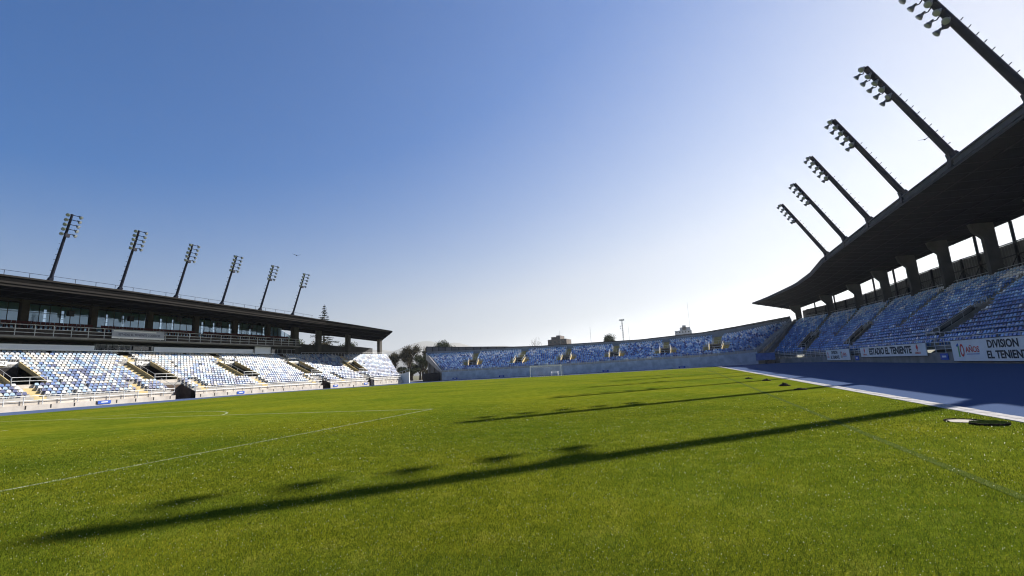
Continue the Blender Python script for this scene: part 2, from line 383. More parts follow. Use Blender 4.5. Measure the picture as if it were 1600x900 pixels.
# ---------------------------------------------------------------- stand builder
def loft(tab, s, t):
    q = interp(tab, s); return q[:3]*(1-t)+q[3:]*t
def build_terrace(root, tab, s0, s1, rows, voms, aisles, stand, top_mat=CONC, aisle_mat=YEL, seat_pitch=.54, step=2.5, inset=.4, flip=1):
    """voms: (a, b, r0, r1); aisles: (a, b, r0, r1). Treads at the z of the row's back."""
    br = set(np.round(np.arange(s0, s1, step), 3)) | {s0, s1}
    for a, b_, *_ in voms + aisles: br |= {a, b_}
    br = sorted(q for q in br if s0 <= q <= s1)
    def zone(s, r_):
        for a, b_, r0, r1 in voms:
            if a < s < b_ and r0 <= r_ < r1: return 'v'
        for a, b_, r0, r1 in aisles:
            if a < s < b_ and r0 <= r_ < r1: return 'a'
        return 't'
    T = MB(); A = {}
    def zr(s, r_): return loft(tab, s, (r_+1)/rows)[2]
    def P(s, r_, z): q = loft(tab, s, r_/rows); return (q[0], q[1], z)
    for a, b_ in zip(br, br[1:]):
        sm_ = (a+b_)/2
        for r_ in range(rows):
            zn = zone(sm_, r_)
            if zn == 'v': continue
            if zn == 'a':
                key = [i for i, q in enumerate(aisles) if q[0] < sm_ < q[1] and q[2] <= r_ < q[3]][0]
                mb = A.setdefault(key, MB())
            else: mb = T
            z0a = zr(a, r_-1) if r_ else loft(tab, a, 0)[2]; z0b = zr(b_, r_-1) if r_ else loft(tab, b_, 0)[2]
            za, zb = zr(a, r_), zr(b_, r_)
            mb.quad(P(a, r_, z0a), P(b_, r_, z0b), P(b_, r_, zb), P(a, r_, za))
            mb.quad(P(a, r_, za), P(b_, r_, zb), P(b_, r_+1, zb), P(a, r_+1, za))
    # slab underneath and its two ends
    for a, b_ in zip(br, br[1:]):
        mid_ = (a+b_)/2
        if any(q[0] < mid_ < q[1] for q in voms): continue
        pa, pb, pc, pd = loft(tab, a, 0), loft(tab, b_, 0), loft(tab, b_, 1), loft(tab, a, 1)
        dz = np.array([0, 0, -.45]); T.quad(pa+dz, pd+dz, pc+dz, pb+dz)
    for s in (s0, s1):
        f_, k_ = loft(tab, s, 0), loft(tab, s, 1); dz = np.array([0, 0, -.45])
        pts = [tuple(f_+dz), tuple(k_+dz)]
        for r_ in range(rows-1, -1, -1):
            pts.append(P(s, r_+1, zr(s, r_))); pts.append(P(s, r_, zr(s, r_)))
        T.add(pts, [tuple(range(len(pts)))])
    wpart(T, "terrace", top_mat, root, fixn=False)
    for i, mb in A.items():
        wpart(mb, "stairway", aisle_mat, root, fixn=False)
    # seats
    for r_ in range(rows):
        t = (r_+inset)/rows
        s = s0+.35; k = 0
        while s < s1-.3:
            q = loft(tab, s, t); q2 = loft(tab, s+.05, t); ds = np.linalg.norm(q2[:2]-q[:2])/.05
            bad = False
            for a, b_, r0, r1 in voms:
                if a-.38 < s < b_+.38 and r0-.01 <= r_ < r1+.01: bad = True
            for a, b_, r0, r1 in aisles:
                if a-.26 < s < b_+.26 and r0 <= r_ < r1: bad = True
            if not bad and random.random() > .012:
                d = interp(tab, s); fd = d[:2]-d[3:5]; tang = (q2-q)[:2]; nrm = np.array([-tang[1], tang[0]]); 
                if nrm @ fd < 0: nrm = -nrm
                ang = math.atan2(nrm[1], nrm[0])-math.pi/2
                SEATS.append((np.array([q[0], q[1], zr(s, r_)]), ang, seat_colour(stand, t, r_, k, s), stand, r_, k))
            s += seat_pitch/ds; k += 1
    return zr
def railing(name, pts, h, label, cat="railing", group=None, post=1.8, rw=.025, rails=(1.0, .55), M=RAIL, foot=0.0):
    """pts: polyline of base points; every post its own part."""
    root = empty(name, tuple(pts[0]), 0, label, cat, group)
    b = MB(); tot = 0
    for a, c in zip(pts, pts[1:]):
        for f_ in rails:
            b.tube((a[0], a[1], a[2]+h*f_), (c[0], c[1], c[2]+h*f_), rw, n=6)
    wpart(b, "handrail", M, root)
    pm = MB(); pm.tube((0, 0, -foot), (0, 0, h), rw*1.1, n=6); pm.box((0, 0, .02), (.12, .12, .04)); first = None; nposts = 0
    carry = 0.
    P_ = [Vector(q) for q in pts]
    for a, c in zip(P_, P_[1:]):
        Lg = (c-a).length; s = carry
        while s <= Lg:
            q = a.lerp(c, s/Lg)-Vector(pts[0])
            if first is None: first = pm.build("post", M, root); o = first
            else: o = first.copy(); COL.objects.link(o); o.parent = root
            o.location = q; s += post
        carry = s-Lg
    return root

# ================================================================= SUNLIT STAND (far side of the pitch from the shaded one)
LT = [(20, (-76, 20, .98, -89.7, 20, 7.15)), (84, (-76, 84, 1.0, -89.9, 84, 7.3)), (92, (-76, 92, 1.05, -90.2, 95, 7.45)),
      (100, (-76, 100, 1.05, -90.7, 108, 7.6)), (109, (-75.8, 109, 1.1, -91.6, 126, 8.0))]
LROWS = 17
Ls = empty("grandstand", (-80, 60, 0), 0, "sunlit grandstand with glass boxes and dark cantilever roof along the far touchline", "grandstand")
Lvom = [(31.0, 34.4, 4, 12), (47.5, 50.9, 4, 12), (63.2, 66.6, 4, 12), (79.9, 83.3, 4, 12), (95.0, 98.0, 4, 12)]
Ltun = [(47.9, 51.0, 0, 3), (78.7, 81.0, 0, 2), (94.3, 96.3, 0, 2)]
Lais = []
for a, b_, r0, r1 in Lvom:
    Lais.append((a-1.25, a-.12, 4, 12)); Lais.append((a+.9, a+2.0, 12, 17))
for a in (31.8, 43.4, 52.6, 64.3, 76.5, 85.5): Lais.append((a, a+1.2, 0, 4))
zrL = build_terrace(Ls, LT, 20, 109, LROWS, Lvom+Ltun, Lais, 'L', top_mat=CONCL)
def vomitory(root, tab, rows, zr, a, b_, r0, r1, wall_m, sign=None, back_rail=True, rail_m=RAIL, name='L'):
    """dark mouth, coloured flank walls, barrier in front"""
    P = lambda s, r_: loft(tab, s, r_/rows)
    zf = zr(a, r0)-.55; zt = zr(a, r1)
    v = MB()
    A0, B0, A1, B1 = P(a, r0), P(b_, r0), P(a, r1), P(b_, r1)
    q = lambda p_, z: (p_[0], p_[1], z)
    v.quad(q(A0, zf), q(B0, zf), q(B1, zf), q(A1, zf))                        # floor
    v.quad(q(A1, zf), q(B1, zf), q(B1, zt-.35), q(A1, zt-.35))                # dark sheet standing in for the tunnel's unlit depth
    v.quad(q(A0, zf), q(A1, zf), q(A1, zt-.3), q(A0, zr(a, r0)))              # inner sides
    v.quad(q(B0, zf), q(B1, zf), q(B1, zt-.3), q(B0, zr(b_, r0)))
    wpart(v, "tunnel_mouth", VOID, root, fixn=False)
    for s, e in ((a, -.10), (b_, .10)):                                         # flank walls, raised above the rows
        f = MB()
        for s2 in (s, ):
            p0, p1 = P(s2, r0), P(s2, r1); t0, t1 = P(s2+e, r0), P(s2+e, r1)
            zz = [(zf, zr(a, r0)+.55), (zf, zt+.45)]
            vs = [q(p0, zf), q(p1, zf), q(p1, zt+.35), q(p0, zr(a, r0)+.45), q(t0, zf), q(t1, zf), q(t1, zt+.35), q(t0, zr(a, r0)+.45)]
            f.add(vs, [(0, 1, 2, 3), (7, 6, 5, 4), (0, 4, 5, 1), (1, 5, 6, 2), (2, 6, 7, 3), (3, 7, 4, 0)])
        wpart(f, "flank_wall", wall_m, root)
        g = MB(); up_ = np.array([0, 0, .95])
        a_ = np.array(q((p0+t0)/2, zr(a, r0)+.45)); c_ = np.array(q((p1+t1)/2, zt+.35))
        g.tube(a_+up_*.6, c_+up_*.6, .022, n=6)
        for k in range(5):
            m_ = a_+(c_-a_)*k/4; g.tube(m_, m_+up_*.6, .02, n=6)
        wpart(g, "stair_rail", rail_m, root)
    fr = MB(); h = .75
    f0, f1 = P(a, r0-.05), P(b_, r0-.05)
    fr.add([q(f0, zf), q(f1, zf), q(f1, zr(a, r0)+.1), q(f0, zr(a, r0)+.1), q(P(a, r0+.15), zf), q(P(b_, r0+.15), zf), q(P(b_, r0+.15), zr(a, r0)+.1), q(P(a, r0+.15), zr(a, r0)+.1)],
           [(0, 1, 2, 3), (7, 6, 5, 4), (3, 2, 6, 7), (0, 4, 5, 1)])
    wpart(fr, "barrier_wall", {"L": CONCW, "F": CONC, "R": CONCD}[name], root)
    g = MB(); z = zr(a, r0)+.1
    for hh in (.45, .9): g.tube(q(f0, z+hh), q(f1, z+hh), .028, n=6)
    for k in range(3):
        m_ = f0+(f1-f0)*k/2; g.tube(q(m_, z), q(m_, z+.9), .028, n=6)
    wpart(g, "barrier_rail", rail_m, root)
    l0, l1 = P(a, r1), P(b_, r1)
    lt = MB(); l0b, l1b = P(a, r1+.35), P(b_, r1+.35)
    lt.add([q(l0, zt-.38), q(l1, zt-.38), q(l1, zt+.28), q(l0, zt+.28), q(l0b, zt-.38), q(l1b, zt-.38), q(l1b, zt+.28), q(l0b, zt+.28)],
           [(0, 1, 2, 3), (7, 6, 5, 4), (3, 2, 6, 7), (0, 4, 5, 1), (0, 3, 7, 4), (1, 5, 6, 2)])
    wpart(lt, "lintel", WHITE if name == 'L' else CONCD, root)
    g = MB()
    g.tube(q(l0, zt+.95), q(l1, zt+.95), .025, n=6)
    for k in range(4):
        m_ = l0+(l1-l0)*k/3; g.tube(q(m_, zt+.2), q(m_, zt+.95), .022, n=6)
    wpart(g, "lintel_rail", rail_m, root)
    if sign:
        c = (l0+l1)/2; d = (A0-A1)[:2]; d = d/np.linalg.norm(d); ang = math.atan2(d[1], d[0])+math.pi/2
        s_ = empty("number_sign", (c[0]+d[0]*.12, c[1]+d[1]*.12, zt+.12), ang, sign[1], "sign", "white section signs over the tunnel mouths")
        pb = MB(); pb.box((0, 0, 0), (.95, .05, .62)); pb.build("board", WHITE, s_)
        text(sign[0], .5, (0, -.03, 0), (R(90), 0, 0), BLKP, s_, bold=.012)
for i, (a, b_, r0, r1) in enumerate(Lvom):
    sg = ["P-3", "P-4", "P-5", None, None][i]
    vomitory(Ls, LT, LROWS, zrL, a, b_, r0, r1, YEL, (sg, "white sign reading %s over the %s tunnel mouth of the sunlit stand" % (sg, ORD[i])) if sg else None)
for a, b_, r0, r1 in Ltun:                                                 # ground level passages to the pitch
    P = lambda s, r_: loft(LT, s, r_/LROWS); v = MB(); q = lambda p_, z: (p_[0], p_[1], z)
    A1, B1 = P(a, r1), P(b_, r1); zt = zrL(a, r1-1)
    v.quad((-75.02, a, -.2), (-75.02, b_, -.2), q(B1, -.2), q(A1, -.2)); v.quad(q(A1, -.2), q(B1, -.2), q(B1, zt), q(A1, zt))
    v.quad((-75.02, a, -.2), q(A1, -.2), q(A1, zt), (-75.02, a, .9)); v.quad((-75.02, b_, -.2), q(B1, -.2), q(B1, zt), (-75.02, b_, .9))
    wpart(v, "pitch_passage", mat("brown_passage", (.10, .075, .06), .9, .1, var=.15, scale=2), Ls, fixn=False)
    for s in (a, b_):
        g = MB(); g.tube((-75.3, s, 1.9), q(P(s, r1), zt+1.0), .03, n=6); g.tube((-75.3, s, .9), (-75.3, s, 1.9), .03, n=6); g.tube(q(P(s, r1), zt), q(P(s, r1), zt+1.0), .03, n=6)
        wpart(g, "passage_rail", RAIL, Ls)
# front wall in two steps with drain slots
def wallrun(mb, x0, x1, z0, z1, gaps, y0=20, y1=109):
    ys = [y0]
    for a, b_ in sorted(gaps): ys += [a, b_]
    ys.append(y1)
    for a, b_ in zip(ys[::2], ys[1::2]): mb.bb(x0, x1, a, b_, z0, z1)
gp = [(a, b_) for a, b_, _, _ in Ltun]
fwm = MB(); wallrun(fwm, -75.35, -75.0, -.35, .48, gp); wallrun(fwm, -76.02, -75.36, -.35, .93, gp)
wpart(fwm, "front_wall", CONCW, Ls)
ds = MB()
yy = 21.2
while yy < 108:
    if not any(a-.2 < yy < b_+.2 for a, b_ in gp): ds.bb(-75.01, -74.985, yy, yy+.13, .0, .42)
    yy += 2.35
o = wpart(ds, "drain_slot", VOID, Ls); o["kind"] = "stuff"
segs = [(20, 47.8), (51.1, 78.6), (81.1, 94.2), (96.4, 108.8)]
for i, (a, b_) in enumerate(segs):
    railing("pitch_railing", [(-75.18, a, .48), (-75.18, b_, .48)], 1.02,
            "galvanised railing on the sunlit front wall, %s stretch from the camera" % ORD[i], group="railings along the sunlit stand's front wall", post=1.75, rw=.042, rails=(1., .5), foot=.3)
# low white end wall with sloping rail at the stand's far end
e = empty("end_wall", (-75.4, 109.5, 0), 0, "small white wall with sloping handrail at the end of the sunlit stand", "wall")
b = MB(); b.prism([(-78.5, -.4), (-73.2, -.4), (-73.2, 2.6), (-78.5, 1.3)], 1, 109.1, 109.35)
wpart(b, "wall_panel", WHITE, e)
b = MB(); b.tube((-78.5, 109.2, 2.1), (-73.2, 109.2, 3.35), .035, n=6)
for k in range(6): b.tube((-78.5+k*1.06, 109.2, 1.2+.25*k), (-78.5+k*1.06, 109.2, 2.1+.25*k), .03, n=6)
wpart(b, "handrail", RAIL, e)

# boxes above the seats -------------------------------------------
b = MB()
for (y0, y1, zt) in ((20, 45.3, 8.78), (54.3, 74.6, 8.86)): b.bb(-90.5, -90.25, y0, y1, 8.02, zt)
b.bb(-90.5, -90.25, 75.2, 79.3, 8.02, 9.5)
wpart(b, "white_parapet", PANEL, Ls)
b = MB(); b.bb(-90.6, -89.2, 20, 79.6, 7.86, 8.04); wpart(b, "ledge", WHITE, Ls)
b = MB(); b.bb(-90.8, -90.3, 20, 84.6, 6.6, 7.83); wpart(b, "shadow_gap_wall", COLB, Ls)  # dark strip, the shade under the ledge put into its colour
b = MB(); b.bb(-94.5, -90.52, 20, 86, 7.6, 7.95); b.bb(-94.7, -94.4, 20, 86, 7.96, 9.6); wpart(b, "gallery_back", mat("gallery_dark", (.045, .05, .055), .6, .3, var=.3, scale=.6), Ls)
b = MB()
for k in range(22): b.bb(-94.39, -94.34, 20.4+3*k, 23.0+3*k, 8.1, 9.4)
o = wpart(b, "gallery_glass", mat("dark_glass", (.03, .045, .055), .08, .7), Ls); 
b = MB(); b.bb(-99.5, -88.9, 20, 87, 9.62, 9.86); wpart(b, "balcony_slab", CONCD, Ls)
b = MB(); b.bb(-91.9, -90.0, 20, 85.6, 9.87, 11.0); wpart(b, "seat_step", mat("step_dark", (.08, .065, .06), .9, .1, var=.3, scale=1), Ls)
for s0_, s1_, i in ((20, 55.2, 0), (55.3, 87, 1)):
    railing("balcony_railing", [(-89.05, s0_, 9.86), (-89.05, s1_, 9.86)], 1.55, "grey steel railing along the box balcony, %s half" % ("nearer" if i == 0 else "farther"),
            group="balcony railings of the glass boxes", post=2.15, rw=.045, rails=(1., .62, .3))
# glass front, mullions, columns, rear wall with slit windows
cy = [19.9, 28.5, 37.1, 45.7, 54.3, 62.9, 71.5, 80.1, 87.6]
for a, b_ in zip(cy, cy[1:]):
    g = MB(); zt = 15.0
    last = b_ > 87
    g.add([(-92.1, a+.5, 11.2), (-92.1, b_-.5, 11.2), (-92.1, b_-.5, 12.4 if last else zt), (-92.1, a+.5, zt)], [(0, 1, 2, 3)])
    go = wpart(g, "glass_front", GLASS, Ls, fixn=False)
    mu = MB()
    for k in range(1, 6):
        yk = a+.5+(b_-a-1)*k/6; ztk = zt-(zt-12.4)*k/6 if last else zt
        mu.bb(-92.16, -92.03, yk-.02, yk+.02, 11.2, ztk)
    if not last: mu.bb(-92.15, -92.04, a+.5, b_-.5, 13.55, 13.6)
    mo = mu.build("mullion", DARK, go)
    # dark transom under the roof
for yk in cy:
    b = MB(); b.bb(-92.5, -91.7, yk-.45, yk+.45, 9.87, 15.3); wpart(b, "column", COLB, Ls)
b = MB(); b.bb(-92.3, -91.95, 20, 80, 15.0, 15.5); wpart(b, "head_beam", COLB, Ls)
b = MB(); INT = mat("box_interior", (.40, .56, .70), .8, .2, var=.1, scale=.4)
slits = []
for a in cy[:-1]:
    for k in (1.6, 3.9, 6.4): slits.append(a+k+random.uniform(-.4, .4))
ys = [20.]
for s in slits: ys += [s, s+.42]
ys.append(87.)
for a, c in zip(ys[::2], ys[1::2]): b.bb(-95.6, -95.4, a, c, 9.87, 15.4)
for s in slits: b.bb(-95.6, -95.4, s, s+.42, 9.87, 12.1); b.bb(-95.6, -95.4, s, s+.42, 14.6, 15.4)
b.bb(-95.4, -92.2, 20, 87, 15.42, 15.5)
wpart(b, "rear_wall", INT, Ls)
b = MB()
for s in slits:
    for z in (12.5, 13.2, 13.9): b.bb(-95.55, -95.45, s, s+.42, z, z+.07)
wpart(b, "window_bar", DARK, Ls)
# banner on the balcony rail
bn = empty("balcony_banner", (-88.95, 50.9, 10.65), R(90), "grey and white banner hanging on the box balcony railing", "banner")
b = MB(); b.box((0, 0, 0), (8.2, .04, 1.35)); b.build("cloth", mat("banner_cloth", (.36, .38, .44), .7, .2, var=.1, scale=1), bn)
b = MB(); b.box((0, -.03, -.55), (8.2, .02, .26)); b.box((-.6, -.03, .52), (6.6, .02, .2)); b.build("white_stripe", WHITE, bn)
text("ESTADIO EL TENIENTE CODELCO", .50, (.1, -.03, -.05), (R(90), 0, 0), mat("banner_ink", (.07, .08, .13), .7, .2), bn, sx=.86, bold=.01)
# dark speakers, red seats, grey chairs
for i, (yk, z) in enumerate(((42.1, 13.7), (50.6, 13.6), (58.9, 14.2), (66.9, 13.8), (74.5, 13.7))):
    s_ = empty("loudspeaker", (-91.0, yk, z), 0, "black loudspeaker hanging before the glass boxes, %s from the camera" % ORD[i], "loudspeaker", "loudspeakers under the sunlit stand's roof")
    b = MB(); b.prism([(-.35, -.5), (.25, -.62), (.42, .1), (.42, .5), (-.35, .5)], 1, -.48, .48); b.build("cabinet", DARK, s_); s_.scale = (.8, .8, .8)
    b = MB(); b.tube((0, 0, .48), (0, 0, (15.15-z)/.8), .04, n=6); b.build("hanger", DARK, s_)
rb = MB(); rb.box((0, 0, .42), (.48, .42, .08)); rb.box((0, -.24, .72), (.48, .08, .6), Euler((R(-10), 0, 0)).to_matrix()); rb.box((0, 0, .2), (.1, .3, .4))
rs0 = None; 
for i in range(118):
    yk = 21+i*.545
    bay = max(k for k in range(len(cy)) if cy[k] <= yk)
    if (45.0 < yk < 46.4) or (62.2 < yk < 63.6): continue
    o = rb.build("box_seat", REDS) if rs0 is None else rs0.copy()
    if rs0 is None: rs0 = o
    else: COL.objects.link(o)
    o.location = (-90.9, yk, 11.0+.12); o.rotation_euler = (0, 0, R(-90))
    tag(o, "dark red seat, %s in the %s bay of glass boxes from the camera" % (ordi(int((yk-cy[bay])/.545)), ORD[bay]), "seat", "dark red seats in front of the glass boxes")
gc0 = None
for i in range(6):
    o = rb.build("armchair", GREY) if gc0 is None else gc0.copy()
    if gc0 is None: gc0 = o
    else: COL.objects.link(o)
    o.location = (-91.4, 46.3+i*.92, 7.96); o.rotation_euler = (0, 0, R(-90)); o.scale = (1.5, 1.3, 1.25)
    tag(o, "grey armchair in the shaded gallery, %s from the white parapet nearer the camera" % ORD[i], "chair", "grey armchairs in the shaded gallery")
railing("gallery_railing", [(-90.3, 45.5, 8.0), (-90.3, 54.2, 8.0)], .95, "short grey railing before the armchairs of the gallery", post=1.7, rw=.03, rails=(1., .08))
railing("gallery_railing", [(-90.3, 79.8, 8.0), (-90.3, 86.5, 8.0)], 1.1, "short grey railing beside the tall white panel of the gallery", post=1.4, rw=.03, rails=(1., .08))
# open bays at the far end
for (px_, py_, z1_) in ((-91.6, 95.6, 14.5), (-91.9, 107.4, 14.0), (-92.6, 123.2, 13.3), (-91.7, 87.9, 15.0)):
    b = MB(); b.bb(px_-.5, px_+.5, py_-.6, py_+.6, 6.5, z1_); wpart(b, "column", COLG, Ls)
b = MB()
pl_ = [(-95.5, 87.0), (-96, 100), (-97, 113), (-98, 127)]
for (a, c) in zip(pl_, pl_[1:]):
    b.add([(a[0], a[1], 6), (c[0], c[1], 6), (c[0], c[1], 10.9), (a[0], a[1], 11.3), (a[0]-.2, a[1], 6), (c[0]-.2, c[1], 6), (c[0]-.2, c[1], 10.9), (a[0]-.2, a[1], 11.3)],
          [(0, 1, 2, 3), (7, 6, 5, 4), (3, 2, 6, 7), (0, 4, 5, 1)])
wpart(b, "rear_screen", mat("dark_screen", (.05, .05, .052), .8, .2, var=.2, scale=.6), Ls)
b = MB(); b.add([(-89.8, 84, 7.28), (-96, 84, 7.28), (-98.2, 127, 7.95), (-91.6, 126, 7.95)], [(0, 1, 2, 3)])
b.add([(-96, 84, -.5), (-98.2, 127, -.5), (-98.2, 127, 7.95), (-96, 84, 7.28)], [(0, 1, 2, 3)]); wpart(b, "rear_walkway", CONCD, Ls, fixn=False)
railing("walkway_railing", [(-90.1, 88.3, 7.35), (-90.9, 107, 7.6), (-91.8, 124, 7.9)], 1.05, "grey railing behind the top row at the open end of the sunlit stand", post=1.25, rw=.035, rails=(1., .1))

# ---------------------------------------------------------------- roof builder
def roof(root, tab, ss, soff, fasc, trim, nlong=4, rib=1, ribm=None, face=1):
    """tab: s -> front(x,y,ztop), back(x,y,ztop), front thickness, back thickness"""
    top = MB(); sfm = MB(); fa = MB(); tm = MB()
    G = []
    for s in ss:
        q = interp(tab, s); f_, k_ = q[:3], q[3:6]; G.append((f_, k_, q[6], q[7]))
    for (f0, k0, a0, b0), (f1, k1, a1, b1) in zip(G, G[1:]):
        z = np.array([0, 0, 1.])
        top.quad(f0, f1, k1, k0)
        sfm.quad(f0-z*a0, k0-z*b0, k1-z*b1, f1-z*a1)
        fa.quad(f0, f0-z*a0, f1-z*a1, f1); top.quad(k0, k1, k1-z*b1, k0-z*b0)
        # projecting trims on the fascia
        for (u0, u1, pr) in ((.0, .16, .16), (.58, .76, .10), (.92, 1.04, .14)):
            d0 = (f0-k0); d0[2] = 0; d0 = d0/np.linalg.norm(d0); d1 = (f1-k1); d1[2] = 0; d1 = d1/np.linalg.norm(d1)
            A_, B_ = f0-z*a0*u0, f1-z*a1*u0; C_, D_ = f0-z*a0*u1, f1-z*a1*u1
            tm.add([A_+d0*pr, B_+d1*pr, D_+d1*pr, C_+d0*pr, A_-d0*.02, B_-d1*.02, D_-d1*.02, C_-d0*.02], [(0, 3, 2, 1), (0, 1, 5, 4), (3, 7, 6, 2)])
    for g, rev in ((G[0], 0), (G[-1], 1)):
        f0, k0, a0, b0 = g; z = np.array([0, 0, 1.]); fa.quad(f0, k0, k0-z*b0, f0-z*a0)
    wpart(top, "roof_deck", DARK, root, fixn=False); wpart(sfm, "soffit", soff, root, fixn=False)
    wpart(fa, "fascia", fasc, root); wpart(tm, "fascia_trim", trim, root, fixn=False)
    # ribs under the soffit
    z = np.array([0, 0, 1.]); step_ = 0
    for j in range(nlong):
        Lr = MB()
        t = (j+.7)/(nlong+.4)
        for (f0, k0, a0, b0), (f1, k1, a1, b1) in zip(G, G[1:]):
            p0 = (f0-z*a0)*(1-t)+(k0-z*b0)*t-z*.05; p1 = (f1-z*a1)*(1-t)+(k1-z*b1)*t-z*.05
            Lr.tube(p0, p1, .07, n=4, cap=False)
        wpart(Lr, "purlin", ribm, root)
    s = ss[0]+.5; cnt = 0
    while s < ss[-1] and cnt < 95:
        q = interp(tab, s); f_, k_ = q[:3].copy(), q[3:6].copy(); f_[2] -= q[6]+.03; k_[2] -= q[7]+.03
        r_ = MB(); r_.tube(f_, k_, .035, n=4); wpart(r_, "rafter", ribm, root); s += 2.6; cnt += 1
RIB = mat("rib_metal", (.026, .026, .034), .8, .0)
LR = [(18, (-82, 18, 16.75, -98.5, 18, 16.2, 1.35, .7)), (44, (-82, 44, 16.6, -98.5, 44, 16.0, 1.35, .7)), (60, (-82, 60, 16.25, -98.5, 60, 15.9, 1.3, .6)), (78, (-82, 78, 15.8, -98.5, 79, 15.6, 1.2, .5)),
      (88, (-81.3, 86.5, 15.35, -98.5, 90, 15.1, 1.0, .4)), (98, (-78.2, 94.6, 14.45, -98.5, 108, 14.4, .7, .4)), (108, (-74.8, 103.9, 13.35, -98.5, 132, 13.6, .3, .4))]
lss = list(np.arange(18, 108, 2.5))+[108]
roof(Ls, LR, lss, mat("roof_soffit_black", (.005, .005, .007), .95, .0, var=.1, scale=.5), FASC, FASL, 3, ribm=RIB)  # own darker soffit colour, cancelling light bounced up from the seats
def roof_rail(tab, ss, label, off=.6, h=.75, post=2.5):
    pts = []
    for s in ss:
        q = interp(tab, s); f_, k_ = q[:3], q[3:6]; d = k_-f_; d = d/np.linalg.norm(d); pts.append(tuple(f_+d*off))
    return railing("roof_railing", pts, h, label, post=post, rw=.026, rails=(1.,), M=MAST)
roof_rail(LR, list(np.arange(18, 80, 6))+[84], "thin safety railing on the edge of the sunlit stand's roof")

# ================================================================= SHADED STAND
RT = [(0, (21.5, 0, 1.3, 34.6, 0, 9.6)), (64, (21.5, 64, 1.3, 34.6, 66, 9.6)), (74, (21.5, 74, 1.3, 33.8, 78, 9.6)), (84, (21.4, 84, 1.3, 32.8, 90, 9.6)), (92, (21.3, 92, 1.35, 31.9, 100, 9.6)),
      (102, (20.9, 102, 1.4, 30.8, 111, 9.6)), (111, (18.7, 111, 1.5, 28.0, 121, 9.6)), (119, (15.4, 118, 1.7, 23.9, 131.5, 9.6))]
RROWS = 19
Rs = empty("grandstand", (28, 60, 0), 0, "shaded grandstand with blue seats under a broad dark cantilever roof", "grandstand")
Rvom = [(c-1.5, c+1.5, 2, 9) for c in (33., 62., 90., 110.)]
Rais = []
for a, b_, _, _ in Rvom: Rais += [(a-1.1, a-.15, 0, 9), (a+1., a+2., 9, 19)]
Rais += [(c, c+1.0, 6, 19) for c in (47.5, 76.5, 100.5)]
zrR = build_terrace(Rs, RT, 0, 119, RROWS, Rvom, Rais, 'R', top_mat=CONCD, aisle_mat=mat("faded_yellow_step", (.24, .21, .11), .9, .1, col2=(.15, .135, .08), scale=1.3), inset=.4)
for i, (a, b_, r0, r1) in enumerate(Rvom):
    sg = [None, "A-1", "A-2", "A-3", "A-4", None][i]
    sg = None
    vomitory(Rs, RT, RROWS, zrR, a, b_, r0, r1, CONCD, None, name='R')
b = MB(); fr_ = [(-8, 20.65), (100, 20.65), (109, 19.0), (114, 17.0), (118.5, 14.6)]
for (y0, x0), (y1, x1) in zip(fr_, fr_[1:]):
    b.add([(x0, y0, -.3), (x1, y1, -.3), (x1, y1, .98), (x0, y0, .98), (x0+.95, y0, -.3), (x1+.95, y1, -.3), (x1+.95, y1, .98), (x0+.95, y0, .98)], [(0, 1, 2, 3), (3, 2, 6, 7), (7, 6, 5, 4)])
wpart(b, "front_wall", CONCD, Rs)
railing("pitch_railing", [(20.75, 0, .98), (20.75, 100, .98), (19.1, 109, .98), (14.8, 118, .98)], 1.35, "grey railing on the shaded front wall behind the advertising boards", post=1.9, rw=.03, rails=(1., .75, .5, .25))
railing("row_railing", [(22.8, 5, 2.1), (22.8, 100, 2.1)], .95, "grey railing standing among the lowest seat rows of the shaded stand", post=2.1, rw=.025, rails=(1., .5))
# columns
bkc = [(34.6, 20.), (34.6, 30.), (34.5, 41.), (34.4, 51.5), (34.2, 62.), (33.9, 72.3), (32.9, 81.2), (32.1, 89.6), (31.6, 99.5), (30.6, 110.5), (28.0, 120.5), (23.9, 131.6)]
RR = [(0, (21.17, 0, 17.96, 37.3, 0, 17.6, .85, .9)), (70, (21.17, 70, 17.96, 37.3, 72, 17.6, .85, .9)), (92, (21.3, 92, 17.85, 35.6, 97, 17.1, .8, .8)), (102, (21.8, 103, 17.3, 33.8, 110, 16.5, .75, .8)),
      (111, (20.9, 112, 16.6, 31.5, 121, 15.5, .6, .8)), (117, (18.6, 119.5, 16.0, 28.4, 129, 14.6, .5, .7)), (121, (16.4, 124.8, 15.4, 26.2, 133.5, 13.9, .4, .6)), (124, (14.2, 129, 15.0, 24.6, 136.0, 13.4, .3, .5))]
def col_r(x, y, zt, k):
    b = MB(); f = -1
    pr = [(x, 8.6), (x+1.25, 8.6), (x+1.2, zt+1.1), (x-1.15, zt+1.2), (x-.9, zt+.2), (x-.05, zt-.8)]
    b.prism(pr, 1, y-.35, y+.35); return wpart(b, "column", COLG, Rs)
for k, (x, y) in enumerate(bkc):
    zt = 16.25 if y < 85 else 16.25-(y-85)*.066
    col_r(x, y, zt-.7, k)
rss = list(np.arange(0, 124, 2.))+[124]
roof(Rs, RR, rss, SOFF, FASR, FASR, 5, ribm=RIB)
